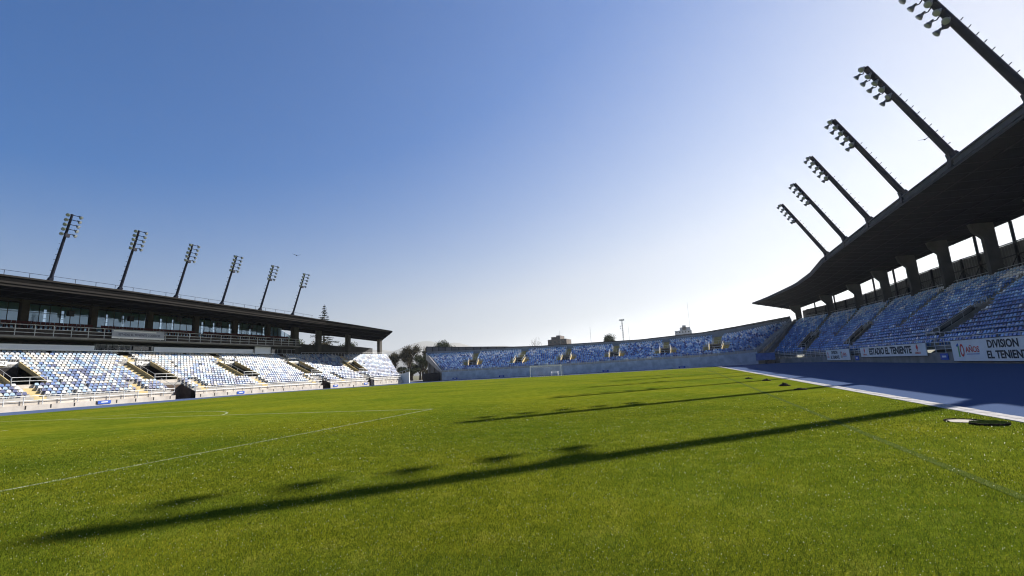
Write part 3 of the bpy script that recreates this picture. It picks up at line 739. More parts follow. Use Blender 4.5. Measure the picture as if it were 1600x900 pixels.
# rear screen with truss frames
def screen(root, pts, zb, zt, depth=.15, M=SCRN, name="rear_screen", pitch_=.28):
    """corrugated sheet along a polyline; zb, zt functions of arclength fraction"""
    b = MB(); lens = [0]
    for a, c in zip(pts, pts[1:]): lens.append(lens[-1]+math.dist(a, c))
    N = int(lens[-1]/pitch_); prev = None
    for i in range(N+1):
        s = lens[-1]*i/N; j = max(k for k in range(len(pts)-1) if lens[k] <= s+1e-9 or k == 0); t = (s-lens[j])/(lens[j+1]-lens[j])
        a, c = np.array(pts[j]), np.array(pts[j+1]); q = a*(1-t)+c*t; d = (c-a)/np.linalg.norm(c-a); nn = np.array([-d[1], d[0]]); q = q+nn*(.05 if i % 2 else -.05)
        u = s/lens[-1]; cur = ((q[0], q[1], zb(u)), (q[0], q[1], zt(u)))
        if prev: b.quad(prev[0], cur[0], cur[1], prev[1])
        prev = cur
    return wpart(b, name, M, root, fixn=False)
scp = [(37.6, 0), (37.6, 66), (36.9, 80), (35.6, 92), (34.4, 104), (32.6, 115), (29.5, 125), (26.0, 134)]
screen(Rs, scp, lambda u: 8.6, lambda u: 13.95-1.5*sm((u-.6)/.4))
def frames(root, pts, zb, zt, sp, inward, name="screen_frame"):
    lens = [0]
    for a, c in zip(pts, pts[1:]): lens.append(lens[-1]+math.dist(a, c))
    s = .4; out = []
    while s < lens[-1]:
        j = max(k for k in range(len(pts)-1) if lens[k] <= s); t = (s-lens[j])/(lens[j+1]-lens[j]); a, c = np.array(pts[j]), np.array(pts[j+1])
        q = a*(1-t)+c*t; d = (c-a)/np.linalg.norm(c-a); nn = np.array([-d[1], d[0]])*inward; u = s/lens[-1]; out.append((q+nn*.35, u)); s += sp
    for k, ((q, u), (q2, u2)) in enumerate(zip(out, out[1:])):
        b = MB(); z0, z1 = zb(u), zt(u)
        e_ = 2.6 if k % 2 == 0 else 0; b.box((q[0], q[1], (z0+z1+e_)/2), (.26, .26, z1-z0+e_))
        for f_ in (.32, .68, 1.0): b.tube((q[0], q[1], z0+(z1-z0)*f_), (q2[0], q2[1], zb(u2)+(zt(u2)-zb(u2))*f_), .07, n=4)
        mdx = (q+q2)/2
        b.tube((q[0], q[1], z0+(z1-z0)*.68), (mdx[0], mdx[1], z0+(z1-z0)*.32), .05, n=4); b.tube((q2[0], q2[1], z0+(z1-z0)*.68), (mdx[0], mdx[1], z0+(z1-z0)*.32), .05, n=4)
        wpart(b, name, DARK, root)
frames(Rs, scp, lambda u: 9.0, lambda u: 13.95-1.5*sm((u-.6)/.4), 3.6, 1)
b = MB(); b.add([(34.6, 0, 9.58), (37.6, 0, 9.58), (37.6, 66, 9.58), (34.6, 66, 9.58), (35.6, 92, 9.58), (32.6, 115, 9.58), (26, 134, 9.58), (23.9, 131.5, 9.58), (30.8, 111, 9.58), (32.8, 90, 9.58), (33.8, 78, 9.58)], [(0, 1, 2, 3), (3, 2, 4, 5, 6, 7, 8, 9, 10)])
wpart(b, "rear_walkway", CONCD, Rs, fixn=False)
railing("walkway_railing", [(34.9, 20, 9.6), (34.9, 66, 9.6), (34.1, 78, 9.6), (33.1, 90, 9.6), (31.1, 111, 9.6), (28.2, 121, 9.6), (24.2, 131, 9.6)], 1.0, "grey railing behind the top row of the shaded stand", post=2.4, rw=.03, rails=(1., .55))

# ================================================================= STAND BEHIND THE FAR GOAL
FT = [(-66, (-66, 114.5, 2.0, -78, 127, 7.2)), (-58, (-58, 114.5, 1.95, -62, 127, 6.95)), (-44, (-44, 114.5, 1.92, -45, 127, 6.65)), (-30, (-30, 114.5, 1.92, -31, 127, 6.5)), (-14, (-14, 114.5, 2.1, -14, 127, 6.4)),
      (1, (1, 114.5, 2.2, 2, 127, 6.8)), (6, (6, 114.5, 2.35, 9.5, 127, 7.25)), (12, (12, 115.6, 2.6, 22.3, 129.5, 9.3))]
FROWS = 16
Fs = empty("grandstand", (-30, 118, 0), 0, "low open grandstand of blue seats behind the far goal", "grandstand")
Fvom = [(c-1.2, c+1.2, 3, 8) for c in (-57.3, -44.7, -31.8, -19.6, -7.6, 3.2)]
Fais = []
for a, b_, _, _ in Fvom: Fais += [(a-1.15, a-.1, 3, 8), (b_+.1, b_+1.15, 3, 8), (a+.6, a+1.8, 8, 16)]
zrF = build_terrace(Fs, FT, -66, 12, FROWS, Fvom, Fais, 'F', top_mat=CONC, aisle_mat=YELD)
for a, b_, r0, r1 in Fvom: vomitory(Fs, FT, FROWS, zrF, a, b_, r0, r1, YEL, None, name='F')
b = MB(); ws = [(-66, 114.5, 2.0), (-44, 114.5, 1.92), (-30, 114.5, 1.92), (-14, 114.5, 2.1), (1, 114.5, 2.2), (6, 114.5, 2.35), (12, 115.6, 2.6)]
for a, c in zip(ws, ws[1:]):
    b.add([(a[0], a[1]-.5, -.6), (c[0], c[1]-.5, -.6), (c[0], c[1]-.5, c[2]), (a[0], a[1]-.5, a[2]), (a[0], a[1]+.02, -.6), (c[0], c[1]+.02, -.6), (c[0], c[1]+.02, c[2]), (a[0], a[1]+.02, a[2])],
          [(0, 1, 2, 3), (3, 2, 6, 7), (5, 4, 7, 6)] + ([(0, 3, 7, 4)] if a[0] == -66 else [])+([(1, 5, 6, 2)] if c[0] == 12 else []))
wpart(b, "front_wall", FARW, Fs)
railing("pitch_railing", [(q[0], q[1]-.35, q[2]) for q in ws], .85, "thin grey railing on the pale blue wall behind the far goal", post=2.0, rw=.028, rails=(1., .5))
b = MB(); bk = [(-78, 127, 7.2, 8.5), (-58, 127, 6.95, 7.95), (-44, 127, 6.65, 7.7), (-31, 127, 6.5, 7.65), (-14, 127, 6.4, 7.5), (2, 127, 6.8, 8.1), (9.7, 127.5, 7.25, 8.85), (22.5, 130, 9.3, 10.4)]
for a, c in zip(bk, bk[1:]):
    b.add([(a[0], a[1], a[2]-.6), (c[0], c[1], c[2]-.6), (c[0], c[1], c[3]), (a[0], a[1], a[3]), (a[0], a[1]+.4, -.6), (c[0], c[1]+.4, -.6), (c[0], c[1]+.4, c[3]), (a[0], a[1]+.4, a[3])],
          [(0, 1, 2, 3), (3, 2, 6, 7), (5, 4, 7, 6)])
wpart(b, "rear_parapet", mat("grey_parapet", (.30, .31, .32), .85, .2, col2=(.22, .23, .24), scale=.5), Fs)
sp_ = [(-79, 128.3, 8.0, 10.15), (-70, 128.3, 8.0, 9.45), (-58, 128.3, 7.8, 8.75), (-50, 128.3, 7.6, 8.2), (-42, 128.3, 7.5, 7.9)]
for (A_, nm) in ((sp_, 0), ([(-42, 128.3, 7.4, 7.9), (-14, 128.3, 7.4, 7.72), (2, 128.3, 8.0, 8.45), (9.7, 128.6, 8.7, 9.3), (22.5, 131, 10.2, 11.0)], 1)):
    b = MB()
    for a, c in zip(A_, A_[1:]):
        nseg = max(1, int((c[0]-a[0])/2.1))
        for k in range(nseg):
            p0 = np.array(a)+(np.array(c)-np.array(a))*k/nseg; p1 = np.array(a)+(np.array(c)-np.array(a))*(k+1)/nseg
            b.cur = 0; 
            b.quad((p0[0], p0[1], p0[2]), (p1[0], p1[1], p1[2]), (p1[0], p1[1], p1[3]), (p0[0], p0[1], p0[3]))
            b.cur = 1; b.bb(p0[0]-.07, p0[0]+.07, p0[1]-.14, p0[1]-.02, p0[2]-.2, p0[3]); b.tube((p0[0], p0[1]-.08, p0[3]), (p1[0], p1[1]-.08, p1[3]), .09, n=4)
    wpart(b, "rear_screen", [SCRN, DARK], Fs, fixn=False)
# sloping end wall and supports of the far stand
b = MB(); f_, k_ = np.array(FT[0][1][:3]), np.array(FT[0][1][3:]); d = np.array([-.35, -.05, 0])
b.add([f_+(0, 0, .25), k_+(0, 0, 1.0), k_+(0, 0, -1.1), f_+(0, 0, -.5), f_+(0, 0, .25)+d, k_+(0, 0, 1.0)+d, k_+(0, 0, -1.1)+d, f_+(0, 0, -.5)+d], [(0, 1, 2, 3), (7, 6, 5, 4), (0, 4, 5, 1), (3, 2, 6, 7), (1, 5, 6, 2)])
wpart(b, "sloping_end_wall", CONC, Fs)
for t in (.3, .62, .95):
    b = MB(); q = f_*(1-t)+k_*t; b.bb(q[0]+.2, q[0]+.7, q[1]-.25, q[1]+.25, -.7, q[2]-.45); wpart(b, "support", CONCD, Fs)
b = MB(); b.bb(-72, -66.6, 114.2, 114.3, -.5, 1.9); 
for k in range(28): b.bb(-72+k*.2, -71.97+k*.2, 114.15, 114.2, -.5, 1.95)
tag(b.build("fence_panel", DARK), "dark mesh fence beneath the sloping end of the far stand", "fence")

# corner: sloping wall where the two stands meet, blue hoarding and gate
cw = empty("corner_stair_wall", (18, 122, 0), 0, "sloping concrete wall dividing the far stand from the shaded stand", "wall")
b = MB(); A_ = np.array([13.6, 117.2, 2.3]); B_ = np.array([23.2, 131.3, 10.2]); o_ = np.array([.5, -.35, 0])
b.add([A_, B_, B_-(0, 0, 2.6), A_-(0, 0, 2.6), A_+o_, B_+o_, B_+o_-(0, 0, 2.6), A_+o_-(0, 0, 2.6)], [(0, 1, 2, 3), (7, 6, 5, 4), (0, 4, 5, 1), (3, 2, 6, 7), (0, 3, 7, 4), (1, 5, 6, 2)])
wpart(b, "sloping_wall", CONCD, cw)
b = MB(); b.tube(A_+(0, 0, .9), B_+(0, 0, .9), .04, n=6)
for k in range(9): q = A_+(B_-A_)*k/8; b.tube(q, q+(0, 0, .9), .03, n=6)
wpart(b, "handrail", RAIL, cw)
hd = empty("blue_hoarding", (12.5, 115.2, 0), 0, "faded blue hoarding in the corner between far stand and shaded stand", "hoarding")
b = MB(); b.bb(11.6, 15.4, 115.0, 115.2, .75, 2.3); wpart(b, "panel", mat("faded_blue", (.10, .20, .48), .6, .3, col2=(.06, .12, .34), scale=1.2), hd)
b = MB()
for x in (11.7, 13.5, 15.3): b.bb(x-.05, x+.05, 115.22, 115.32, -.3, 2.3)
wpart(b, "frame", DARK, hd)
gt = empty("corner_gate", (16.5, 115.6, 0), 0, "dark barred gate beside the faded blue hoarding", "gate")
b = MB()
for k in range(9): b.tube((15.6+k*.28, 115.4+k*.05, -.2), (15.6+k*.28, 115.4+k*.05, 2.5), .03, n=5)
b.tube((15.6, 115.4, 2.45), (17.9, 115.8, 2.45), .05, n=5); b.tube((15.6, 115.4, .2), (17.9, 115.8, .2), .05, n=5)
wpart(b, "bars", DARK, gt)

# ---------------------------------------------------------------- seats into the scene
def emit_seats():
    P = np.array([s[0] for s in SEATS]); V = P-CAM
    fwv = np.array(fw); rv = np.array(r2); uv = np.array(u2)
    dep = V@fwv; sx = 800+F_PX*(V@rv)/dep; sy = 450-F_PX*(V@uv)/dep
    ok = (dep > 1) & (sx > 2) & (sx < 1598) & (sy > 0) & (sy < 900)
    ok &= ~np.array([s[3] == 'R' and s[0][2] < 2.35 for s in SEATS])
    dist = np.where(ok, np.linalg.norm(V, axis=1), 1e9); order = np.argsort(dist)[:300]; near = set(order.tolist())
    tmpl = {}
    for i in sorted(near):
        p_, ang, cn, st, rw, k = SEATS[i]
        if cn not in tmpl:
            b = MB(); b.v = list(ST.v); b.f = list(ST.f); b.mi = list(ST.mi)
            o = b.build("stadium_seat", mat("seat_"+cn.replace(" ", "_"), tuple(min(.8, c*1.65) for c in SEATC[cn]), .45, .4, var=.06, scale=3)); tmpl[cn] = o  # nearest seats lightened in colour to lift the shaded rows
        else:
            o = tmpl[cn].copy(); COL.objects.link(o)
        o.location = p_; o.rotation_euler = (0, 0, ang)
    # labels: row from the pitch and place in the row
        where = {"R": "shaded stand", "L": "sunlit stand", "F": "far stand"}[st]
        rows_ = sorted((SEATS[j][5], j) for j in near if SEATS[j][3] == st and SEATS[j][4] == rw); pos = [j for _, j in rows_].index(i)
        tag(o, "%s seat, %s from the photo's edge, %s row up the %s" % (cn, ordi(pos), ordi(rw), where), "seat", "seats of the shaded stand nearest the camera" if st == 'R' else "seats of the stands nearest the camera")
    rest = [i for i in range(len(SEATS)) if i not in near]
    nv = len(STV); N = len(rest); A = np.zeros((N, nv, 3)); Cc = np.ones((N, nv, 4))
    for q, i in enumerate(rest):
        p_, ang, cn, *_ = SEATS[i]; c, s = math.cos(ang), math.sin(ang)
        A[q, :, 0] = STV[:, 0]*c-STV[:, 1]*s+p_[0]; A[q, :, 1] = STV[:, 0]*s+STV[:, 1]*c+p_[1]; A[q, :, 2] = STV[:, 2]+p_[2]
        Cc[q, :, :3] = np.minimum(.8, np.array(SEATC[cn])*random.uniform(.88, 1.1)*{'L': 1.0, 'R': 1.8, 'F': 1.5}[SEATS[i][3]])  # lighter seat colours stand in for skylight on the shaded and far stands
    me = bpy.data.meshes.new("stadium_seats")
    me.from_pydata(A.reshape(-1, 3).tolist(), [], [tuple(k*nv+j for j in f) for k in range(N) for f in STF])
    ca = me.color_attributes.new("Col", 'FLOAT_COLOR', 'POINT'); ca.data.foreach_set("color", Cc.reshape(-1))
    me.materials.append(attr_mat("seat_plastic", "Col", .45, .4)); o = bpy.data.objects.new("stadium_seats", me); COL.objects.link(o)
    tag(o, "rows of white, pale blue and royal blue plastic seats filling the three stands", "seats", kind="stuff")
    print("seats", len(SEATS))
emit_seats()

# ================================================================= FLOODLIGHT MASTS
def make_mast(base, top, side):
    """side=+1: pitch lies towards -x (mast on the shaded stand's roof); -1: pitch towards +x"""
    L_ = Vector(top)-Vector(base); n0 = L_.normalized()
    root = empty("floodlight_mast", base)
    b = MB(); b.tube((0, 0, 0), L_, .33 if side > 0 else .21, .25 if side > 0 else .14, n=10); b.build("pole", MAST, root, smooth=False)
    b = MB(); b.prism([(side*q[0], q[1]) for q in ((-.5, -.95), (-.42, -.1), (-.5, .35), (.1, .5), (.5, .05), (1.3, -.3), (1.4, -.95))] if side > 0 else [(-q[0]*.7, q[1]*.8) for q in ((-.3, -.25), (-.45, .2), (.1, .4), (.5, .1), (1.2, -.25))], 1, -.30 if side > 0 else -.22, .30 if side > 0 else .22)
    b.build("base_plate", MAST, root)
    out = n0.cross(Vector((0, 1, 0))).normalized()
    if out.x*side < 0: out = -out
    b = MB(); b.tube(out*.2, out*.55, .018, n=4); b.box(out*.5, (.05, .3, .05)); rg = None
    k = 1.2
    while k < L_.length-3.6:
        if rg is None: rg = b.build("rung", MAST, root); o = rg
        else: o = rg.copy(); COL.objects.link(o); o.parent = root
        o.location = n0*k; k += .75
    b = MB(); q = n0*(L_.length*.68)-out*.38; b.box(q, (.34, .5, .45)); b.build("junction_box", MAST, root)
    inn = Vector((-side, 0, 0))
    gap, yp, yn, ls = (.86, .86, .42, .88) if side > 0 else (.66, .80, .62, .82)
    for r_ in range(5):
        c = n0*(L_.length-.12-r_*gap)
        b = MB(); b.tube(c+Vector((0, -yn, 0)), c+Vector((0, yp, 0)), .05, n=6)
        for s in (-yn, yp): b.tube(c+Vector((0, s, 0)), c+Vector((0, s, 0))+inn*(.42 if side > 0 else .28)+Vector((0, 0, -.1)), .04, n=5)
        b.build("crossarm", MAST, root)
        for s in (-yn, yp):
            jit = random.uniform(-.18, .18); aim = Vector((-side*.80, math.copysign(.25, s)+jit, -.75+random.uniform(-.1, .15))).normalized()
            pos = c+Vector((0, s, 0))+inn*(.42 if side > 0 else .28)+Vector((0, 0, -.12))
            M = Matrix.Translation(pos) @ aim.to_track_quat('Z', 'Y').to_matrix().to_4x4() @ Matrix.Scale(ls*.9, 4)
            lb = MB(); lb.lathe([(.09, -.34), (.13, -.20), (.15, -.05), (.27, .12), (.33, .27), (.335, .31)], M)
            lo = lb.build("floodlight", LAMPB, root)
            ll = MB(); ll.lathe([(.31, .312), (.27, .345), (.12, .37)], M); ll.build("lens", LENS, lo)
    return root
for k in range(6):
    y0 = 37.93+10.332*k
    zt = interp(RR, y0)[2]; xf = interp(RR, y0)[0]
    r_ = make_mast((xf+.25, y0, zt+.2), (15.62, y0-1.75, 27.48), 1)
    tag(r_, "leaning floodlight mast on the shaded stand's roof, %s from the camera" % ORD[k], "floodlight mast", "floodlight masts on the shaded stand's roof")
for k in range(6):
    y0 = 35.0+8.45*k; q = interp(LR, y0)
    r_ = make_mast((q[0]-.2, y0, q[2]+.15), (-79.15, y0+.1, q[2]+8.9), -1)
    tag(r_, "leaning floodlight mast on the sunlit stand's roof, %s from the camera" % ORD[k], "floodlight mast", "floodlight masts on the sunlit stand's roof")

# ================================================================= BOARDS ON THE SHADED STAND'S FRONT
def board(yn, yf, z0, z1, label):
    """advertising board facing the pitch (-x); local x runs to the reader's right"""
    Lg = yf-yn
    r_ = empty("advertising_board", (20.45, (yn+yf)/2, (z0+z1)/2), R(-90), label, "advertising board")
    b = MB(); b.box((0, .03, 0), (Lg, .06, z1-z0)); b.build("panel", WHITE, r_)
    b = MB()
    for zz in (-1, 1): b.box((0, -.006, zz*((z1-z0)/2-.02)), (Lg, .05, .04))
    b.build("edge_frame", FASL, r_)
    return r_, Lg, z1-z0
FRONT = (R(90), 0, 0)
def emblem(r_, x, z, s):
    """small red round emblem over a line of red letters"""
    b = MB()
    M = Matrix.Translation((x, -.012, z+.22*s)) @ Matrix.Rotation(R(90), 4, 'X')
    b.lathe([(.20*s, 0), (.20*s, .008)], M, n=16); b.box((x, -.012, z-.04*s), (.16*s, .01, .10*s)); b.box((x, -.012, z+.44*s), (.16*s, .01, .08*s))
    b.build("emblem", REDP, r_); text("CODELCO", .24*s, (x, -.012, z-.30*s), FRONT, ORGP, r_, bold=.008*s)
def ten(r_, x, z, s):
    b = MB(); M = Matrix.Translation((x+.32*s, -.012, z)) @ Matrix.Rotation(R(90), 4, 'X')
    n_ = 22; vs = []
    for rr in (1.0, .58):
        for i in range(n_): t = 2*math.pi*i/n_; vs.append((x+.42*s+.27*s*rr*math.cos(t), -.012, z+.46*s*(1 if rr == 1 else .66)*math.sin(t)))
    b.add(vs, [(i, (i+1) % n_, n_+(i+1) % n_, n_+i) for i in range(n_)]); b.build("zero", REDP, r_)
    b = MB(); b.box((x-.02*s, -.013, z-.05*s), (.15*s, .01, .84*s)); b.build("one", GRNP, r_)
    b = MB(); b.box((x-.09*s, -.016, z+.38*s), (.30*s, .01, .15*s), Euler((0, R(-28), 0)).to_matrix()); b.build("flag", BLUP, r_)
    text("AÑOS", .56*s, (x+1.72*s, -.012, z+.02*s), FRONT, REDP, r_, bold=.008*s, sx=1.1)
    b = MB(); b.box((x+1.72*s, -.012, z-.28*s), (1.55*s, .008, .05*s)); b.build("underline", BLUP, r_)
r_, Lg, H = board(36.0, 53.2, .14, 2.08, "long white board reading DIVISION EL TENIENTE at the photo's edge")
ten(r_, -Lg/2+1.2, .02, 1.25)
text("DIVISION", .86, (-.95, -.012, .42), FRONT, BLKP, r_, bold=.026, sx=1.12); text("EL TENIENTE", .86, (-.45, -.012, -.44), FRONT, BLKP, r_, bold=.026, sx=1.12)
emblem(r_, 6.6, 0, 1.2)
r_, Lg, H = board(58.3, 78.0, .68, 2.08, "long white board reading ESTADIO EL TENIENTE with red emblems")
text("ESTADIO EL TENIENTE", 1.12, (0, -.012, 0), FRONT, BLKP, r_, bold=.045, sx=1.14)
emblem(r_, -8.2, 0, 1.15); emblem(r_, 7.9, 0, 1.15)
r_, Lg, H = board(83.0, 95.6, .25, 2.08, "shorter white board with small lettering and a red ring, farthest along the shaded wall")
emblem(r_, -5.3, 0, 1.1); text("DIVISION", .7, (-1.4, -.012, .38), FRONT, BLKP, r_, bold=.02, sx=1.2); text("EL TENIENTE", .7, (-1.4, -.012, -.4), FRONT, BLKP, r_, bold=.02, sx=1.2)
ten(r_, 2.0, 0, 1.1)
# blue exit plates on the walls
def plate(loc, rz, sz, label):
    r_ = empty("blue_plate", loc, rz, label, "sign", "small blue plates fixed to the stand walls")
    b = MB(); b.box((0, 0, 0), (sz[0], .04, sz[1])); b.build("plate", BLUS, r_)
    b = MB(); b.box((0, -.026, .02), (sz[0]*.5, .01, sz[1]*.28)); b.build("white_mark", WHITE, r_)
for i, (yk, wd, l) in enumerate(((38.6, 1.5, "first"), (59.0, 1.4, "second"), (82.5, 1.4, "third"), (92.9, 1.3, "fourth"))):
    plate((-74.94, yk, .22), R(90), (wd, .42), "small blue plate low on the sunlit front wall, %s from the camera" % l)
for i, (yk, l) in enumerate(((55.2, "between the two long white boards"), (80.4, "between the smallest and middle white boards"))):
    plate((20.6, yk, .58), R(-90), (1.5, .62), "blue plate on the shaded wall %s" % l)
for i, (xk, l) in enumerate(((-62, "nearest the trees"), (-48.5, "between the trees and the goal"), (-21.5, "just past the goal"), (-4, "farthest from the goal"))):
    plate((xk, 113.96, .12), 0, (1.5, .42), "small blue plate on the pale blue wall, %s" % l)

# ================================================================= GOAL
g = empty("football_goal", (-34, 105, gz(-34, 105)), 0, "white football goal at the far end of the pitch", "goal")
for s in (-1, 1):
    b = MB(); b.tube((s*3.72, 0, 0), (s*3.72, 0, 2.5), .07, n=10); b.build("goalpost", WHITE, g)
    b = MB(); b.tube((s*3.72, 0, 2.44), (s*3.72, 1.1, 2.3), .03, n=6); b.tube((s*3.72, 1.1, 2.3), (s*3.72, 2.1, 0), .03, n=6); b.build("stanchion", RAIL, g)
b = MB(); b.tube((-3.79, 0, 2.5), (3.79, 0, 2.5), .07, n=10); b.build("crossbar", WHITE, g)
b = MB()
for k in range(31): x = -3.7+k*7.4/30; b.tube((x, 1.1, 2.3), (x, 2.1, 0), .006, n=3, cap=False); b.tube((x, 0, 2.44), (x, 1.1, 2.3), .006, n=3, cap=False)
for k in range(10): t = k/9; b.tube((-3.7, 1.1+t, 2.3*(1-t)), (3.7, 1.1+t, 2.3*(1-t)), .006, n=3, cap=False)
b.build("net", WHITE, g)
bn = empty("bench", (-33.4, 111.0, -.25), 0, "small white bench on the track behind the far goal", "bench")
bn.scale = (.8, .8, .75)
b = MB(); b.box((0, 0, .55), (2.4, .5, .07)); b.box((0, .3, 1.05), (2.4, .06, .25)); b.build("seat", WHITE, bn)
for s in (-1, 1):
    b = MB(); b.bb(s*1.0-.05, s*1.0+.05, -.25, .33, 0, 1.2); b.build("leg", WHITE, bn)

# ================================================================= TURF LIDS AND CLODS
def disc(mb, c, r_, z0, z1, n_=28, wob=.03, M=None):
    ph = random.random()*6; vs = []
    for z in (z0, z1):
        for i in range(n_):
            t = 2*math.pi*i/n_; rr = r_*(1+wob*math.sin(3*t+ph)+wob*.5*math.sin(7*t+ph*2)); vs.append((c[0]+rr*math.cos(t), c[1]+rr*math.sin(t), z))
    mb.add(vs, [(i, (i+1) % n_, n_+(i+1) % n_, n_+i) for i in range(n_)]+[tuple(range(n_-1, -1, -1)), tuple(range(n_, 2*n_))])
def rim(mb, c, r0, r1, z, a0, a1, n_=24):
    vs = []
    for rr in (r0, r1):
        for i in range(n_+1): t = a0+(a1-a0)*i/n_; vs.append((c[0]+rr*math.cos(t), c[1]+rr*math.sin(t), z))
    mb.add(vs, [(i, i+1, n_+2+i, n_+1+i) for i in range(n_)])
ho = empty("sprinkler_pit", (2.19, 9.80, 0), 0, "round sand filled pit in the turf beside the paving strip", "pit")
b = MB(); disc(b, (0, 0), .27, -.0, .006, wob=.01); b.build("sand_floor", SAND, ho)
b = MB(); rim(b, (0, 0), .27, .29, .010, 0, 2*math.pi, 32); 
for i in range(150):
    t = random.uniform(-.2, math.pi*1.1); b.box((.285*math.cos(t), .285*math.sin(t), .012), (.02, .016, random.uniform(.01, .035)))
b.build("soil_rim", SOIL, ho)
ld = empty("round_sod", (2.37, 9.27, 0), 0, "round sod of turf with dark soil edge lying half over the sand pit", "sod")
b = MB(); disc(b, (0, 0), .28, .008, .034, wob=.02)
for i in range(260):
    t = random.uniform(0, 2*math.pi); b.box((.28*math.cos(t), .28*math.sin(t), random.uniform(.01, .032)), (.022, .022, .018), Euler((t, t*2, 0)).to_matrix())
b.build("soil_body", SOIL, ld)
b = MB()
for i in range(2600):
    rr = .285*math.sqrt(random.random()); t = random.random()*6.283; x, y = rr*math.cos(t), rr*math.sin(t); a = random.random()*3.14; d = .0022
    dx, dy = math.cos(a)*d, math.sin(a)*d; h = random.uniform(.02, .04); lx, ly = random.gauss(0, .01), random.gauss(0, .01)
    b.add([(x-dx, y-dy, .033), (x+dx, y+dy, .033), (x+lx, y+ly, .033+h)], [(0, 1, 2)])
BLO = mat("lid_grass", (.085, .13, .012), .7, .2, var=.3, scale=30)
b.build("grass_top", BLO, ld, fixn=False)
for i, (x, y, tall, l) in enumerate(((1.1, 35.6, .10, "smallest and farthest dark turf clod beside the paving strip"), (1.65, 31.4, .13, "peaked dark turf clod, second farthest beside the paving strip"),
                                     (1.55, 24.9, .17, "largest peaked dark turf clod beside a mast shadow"), (1.6, 21.5, .06, "flat dark turf clod nearest the camera of the four by the paving"))):
    r_ = empty("turf_clod", (x, y, 0), 0, l, "turf clod")
    b = MB(); disc(b, (0, 0), .26, -.02, .03, wob=.05)
    if tall > .05:
        for q in range(6):
            f_ = q/6; disc(b, (.07*f_*math.cos(i*2+q), .06*f_*math.sin(i*3+q)), .20*(1-f_)**1.2+.02, .03+tall*.8*f_, .03+tall*.8*(f_+.19), n_=14, wob=.16)
    b.build("soil_lump", SOIL, r_)

# ================================================================= BIRDS
def bird(loc, rz, label, flying=True, s=1.0):
    r_ = empty("bird", loc, rz, label, "bird")
    me = bpy.data.meshes.new("body"); V = []
    E_ = [((0, -.24, .0), .012), ((0, -.14, 0), .045), ((0, 0, .01), .07), ((0, .12, .03), .05), ((0, .18, .05), .035), ((0, .24, .05), .008)]
    b = MB(); prev = None
    for k in range(len(E_)-1): b.tube(Vector(E_[k][0])*s, Vector(E_[k+1][0])*s, E_[k][1]*s, E_[k+1][1]*s, n=8)
    if flying:
        for sd_ in (-1, 1):
            P_ = [(0, .08, .03), (sd_*.25, .12, .12), (sd_*.55, -.02, .16), (sd_*.28, -.06, .10), (0, -.08, .02)]
            b.add([tuple(np.array(q)*s) for q in P_]+[tuple((np.array(q)-(0, 0, .015))*s) for q in P_], [(0, 1, 2, 3, 4), (9, 8, 7, 6, 5)]+[(i, 5+i, 5+(i+1) % 5, (i+1) % 5) for i in range(5)])
    else:
        for sd_ in (-1, 1): b.tube((sd_*.03*s, 0, -.02), (sd_*.03*s, .02, -.22*s), .008*s, n=5)
        b.tube((0, .1*s, .03*s), (0, .15*s, .14*s), .035*s, .03*s, n=7)
    b.build("body", BIRD, r_); return r_
bird((-62.6, 58, 22.43), R(60), "dark bird flying above the sunlit stand's farthest floodlight mast", s=1.3)
bird((15.95, 40, 17.17), R(-40), "dark bird flying just before a floodlight mast of the shaded stand", s=.75)
bird((-58, 67, .22), R(40), "dark bird standing on the grass, nearer the sunlit stand's front wall", False, 1.5)
bird((-57, 71, .22), R(20), "dark bird standing on the grass, nearer the far goal", False, 1.5)

